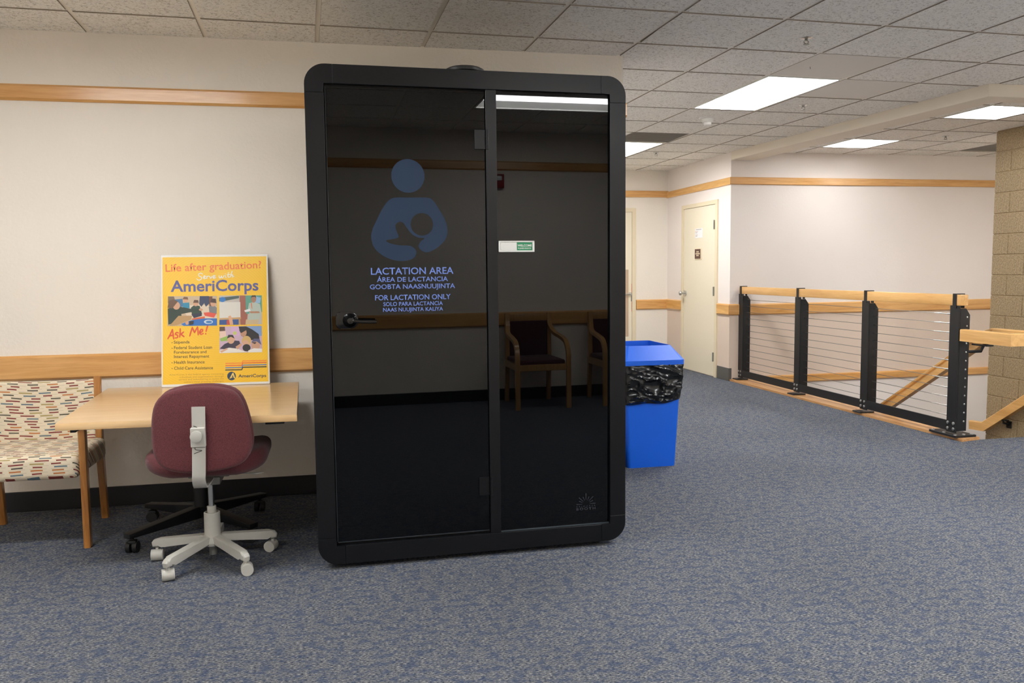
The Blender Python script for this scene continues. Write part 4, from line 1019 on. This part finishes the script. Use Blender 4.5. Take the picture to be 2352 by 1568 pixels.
soft(-.262, .222, .212, .252, .425, .772, .014, backfn, 'backrest', M_dash, t)

# ------------------------------------------------------------------ recycling bin
from mathutils import noise as mnoise
M_bin = plain('blue_bin_plastic', (0, 92, 214), .4); M_liner = plain('black_bin_liner', (14, 15, 17), .24)
bx0, bx1, by0, by1 = 1.842, 2.268, 5.215, 5.785
t = thing('recycling_bin', 'blue recycling bin with funnel lid and black liner behind the booth', 'bin', ((bx0 + bx1) / 2, (by0 + by1) / 2, 0))
bw, bd = (bx1 - bx0) / 2, (by1 - by0) / 2
def ring(mb, sets, n=6, smooth=False):
    rs = [[(a, b_, z_) for a, b_ in rrect(-w_, w_, -d_, d_, r_, n)] for w_, d_, r_, z_ in sets]; k = len(rs[0])
    mb._add([p for r_ in rs for p in r_], [(i * k + j, i * k + (j + 1) % k, (i + 1) * k + (j + 1) % k, (i + 1) * k + j) for i in range(len(rs) - 1) for j in range(k)], smooth)
    return mb
m = ring(MB(), [(bw - .05, bd - .03, .02, .01), (bw - .045, bd - .022, .025, .0), (bw - .043, bd - .022, .025, .012), (bw - .006, bd - .004, .03, .68), (bw - .012, bd - .01, .03, .68), (bw - .05, bd - .03, .02, .02)])
bmesh.ops.contextual_create(m.bm, geom=[e_ for e_ in m.bm.edges if e_.is_boundary and e_.verts[0].co.z < .012])
m.build('body', M_bin, t)
m = ring(MB(), [(bw + .003, bd + .003, .035, .690), (bw + .011, bd + .011, .04, .690), (bw + .011, bd + .011, .04, .722), (bw + .004, bd + .004, .035, .728), (bw - .055, bd - .085, .02, .812), (bw - .06, bd - .09, .02, .812), (bw - .062, bd - .092, .018, .70)])
m.build('lid', M_bin, t)
def linerfn(u, v):
    P = rrect(-bw, bw, -bd, bd, .035, 10); n = len(P)
    per = [0]
    for k in range(n): per.append(per[-1] + math.dist(P[k], P[(k + 1) % n]))
    d = (u % 1.0) * per[-1]; k = max(i for i in range(n) if per[i] <= d + 1e-9); f = (d - per[k]) / max(1e-9, per[k + 1] - per[k])
    a, b_ = P[k], P[(k + 1) % n]; x = a[0] + (b_[0] - a[0]) * f; y = a[1] + (b_[1] - a[1]) * f
    z_ = .692 - v * (.252 + .012 * math.sin(u * 19) + .008 * math.sin(u * 41 + 1))
    tap = -.036 * (.69 - z_) / .68
    q = Vector((x * 4 - z_ * 7, y * 4 + z_ * 4, z_ * 10 + x * 5))
    r_ = (1 - abs(mnoise.noise(q))) ** 4 * .024 + (1 - abs(mnoise.noise(q * 2.3))) ** 5 * .010 + .005 + .014 * v * (1 - v) * 2
    if v > .93: r_ *= (1 - v) / .07 * .8 + .2
    nx_, ny_ = x / bw, y / bd; mm = max(abs(nx_), abs(ny_))
    ax = (1 if abs(nx_) > .97 else 0) * (1 if x > 0 else -1); ay = (1 if abs(ny_) > .97 else 0) * (1 if y > 0 else -1)
    return (x * (1 + tap / bw) + ax * r_ * .45, y * (1 + tap * .5 / bd) + ay * r_, z_)
MB().grid(linerfn, 220, 44).build('liner', M_liner, t)

# ------------------------------------------------------------------ chairs and alarm on the opposite wall, mirrored in the glass
M_mar2 = fabric('dark_maroon_cloth', (52, 18, 26), (84, 34, 42), 300.0)
M_chw = wood('pale_oak_chair_wood', (170, 122, 66), (206, 160, 100), 'Z', grain=40)
def armchair(loc, label):
    M_woodz = M_woodx = M_chw
    t = thing('arm_chair', label, 'chair', loc, 0, 'bentwood chairs along the opposite wall')
    for s in (-1, 1):
        X = s * .235
        path = smoothpath([(X - s * .02, -.25, .875), (X - s * .02, -.225, .76), (X, -.13, .685), (X + s * .01, .06, .655), (X + s * .012, .2, .62), (X + s * .014, .262, .53), (X + s * .014, .272, .40), (X + s * .014, .275, .0)], 6)
        MB().sweep(path, [(-.016, -.021), (.016, -.021), (.016, .021), (-.016, .021)], up=(s, 0, 0) if False else (1, 0, 0)).build('arm_leg', M_woodz, t)
        MB().prism([(-.30, 0), (-.262, 0), (-.225, .42), (-.238, .875), (-.268, .875), (-.262, .42)], X - .02 - s * .02, X + .02 - s * .02, 'YZ', bev=.004).build('rear_leg', M_woodz, t)
        MB().box(X - .012, X + .012, -.24, .26, .36, .42).build('side_rail', M_woodz, t)
    MB().box(-.235, .235, -.275, -.240, .79, .868, bev=.006).build('crest_rail', M_woodx, t)
    MB().box(-.235, .235, .245, .272, .36, .42, bev=.003, seg=1).build('front_rail', M_woodx, t)
    MB().box(-.195, .195, -.262, -.222, .44, .80, bev=.01).build('backrest', M_mar2, t)
    MB().box(-.225, .225, -.23, .26, .405, .46, bev=.02, seg=3).build('seat', M_mar2, t)
armchair((2.065, -.235, 0), 'bentwood arm chair mirrored whole in the fixed glass panel')
armchair((2.93, -.235, 0), 'bentwood arm chair mirrored cut off at the panel edge')
t = thing('fire_alarm', 'red wall strobe mirrored beside the booth mullion', 'alarm', (1.80, OW, 2.17))
MB().box(-.055, .055, 0, .05, -.07, .065, bev=.006).build('housing', plain('red_alarm_plastic', (150, 30, 30), .4), t)
MB().box(-.03, .03, .05, .066, .0, .045, bev=.008).build('strobe_lens', plain('clear_strobe', (220, 224, 226), .2), t)
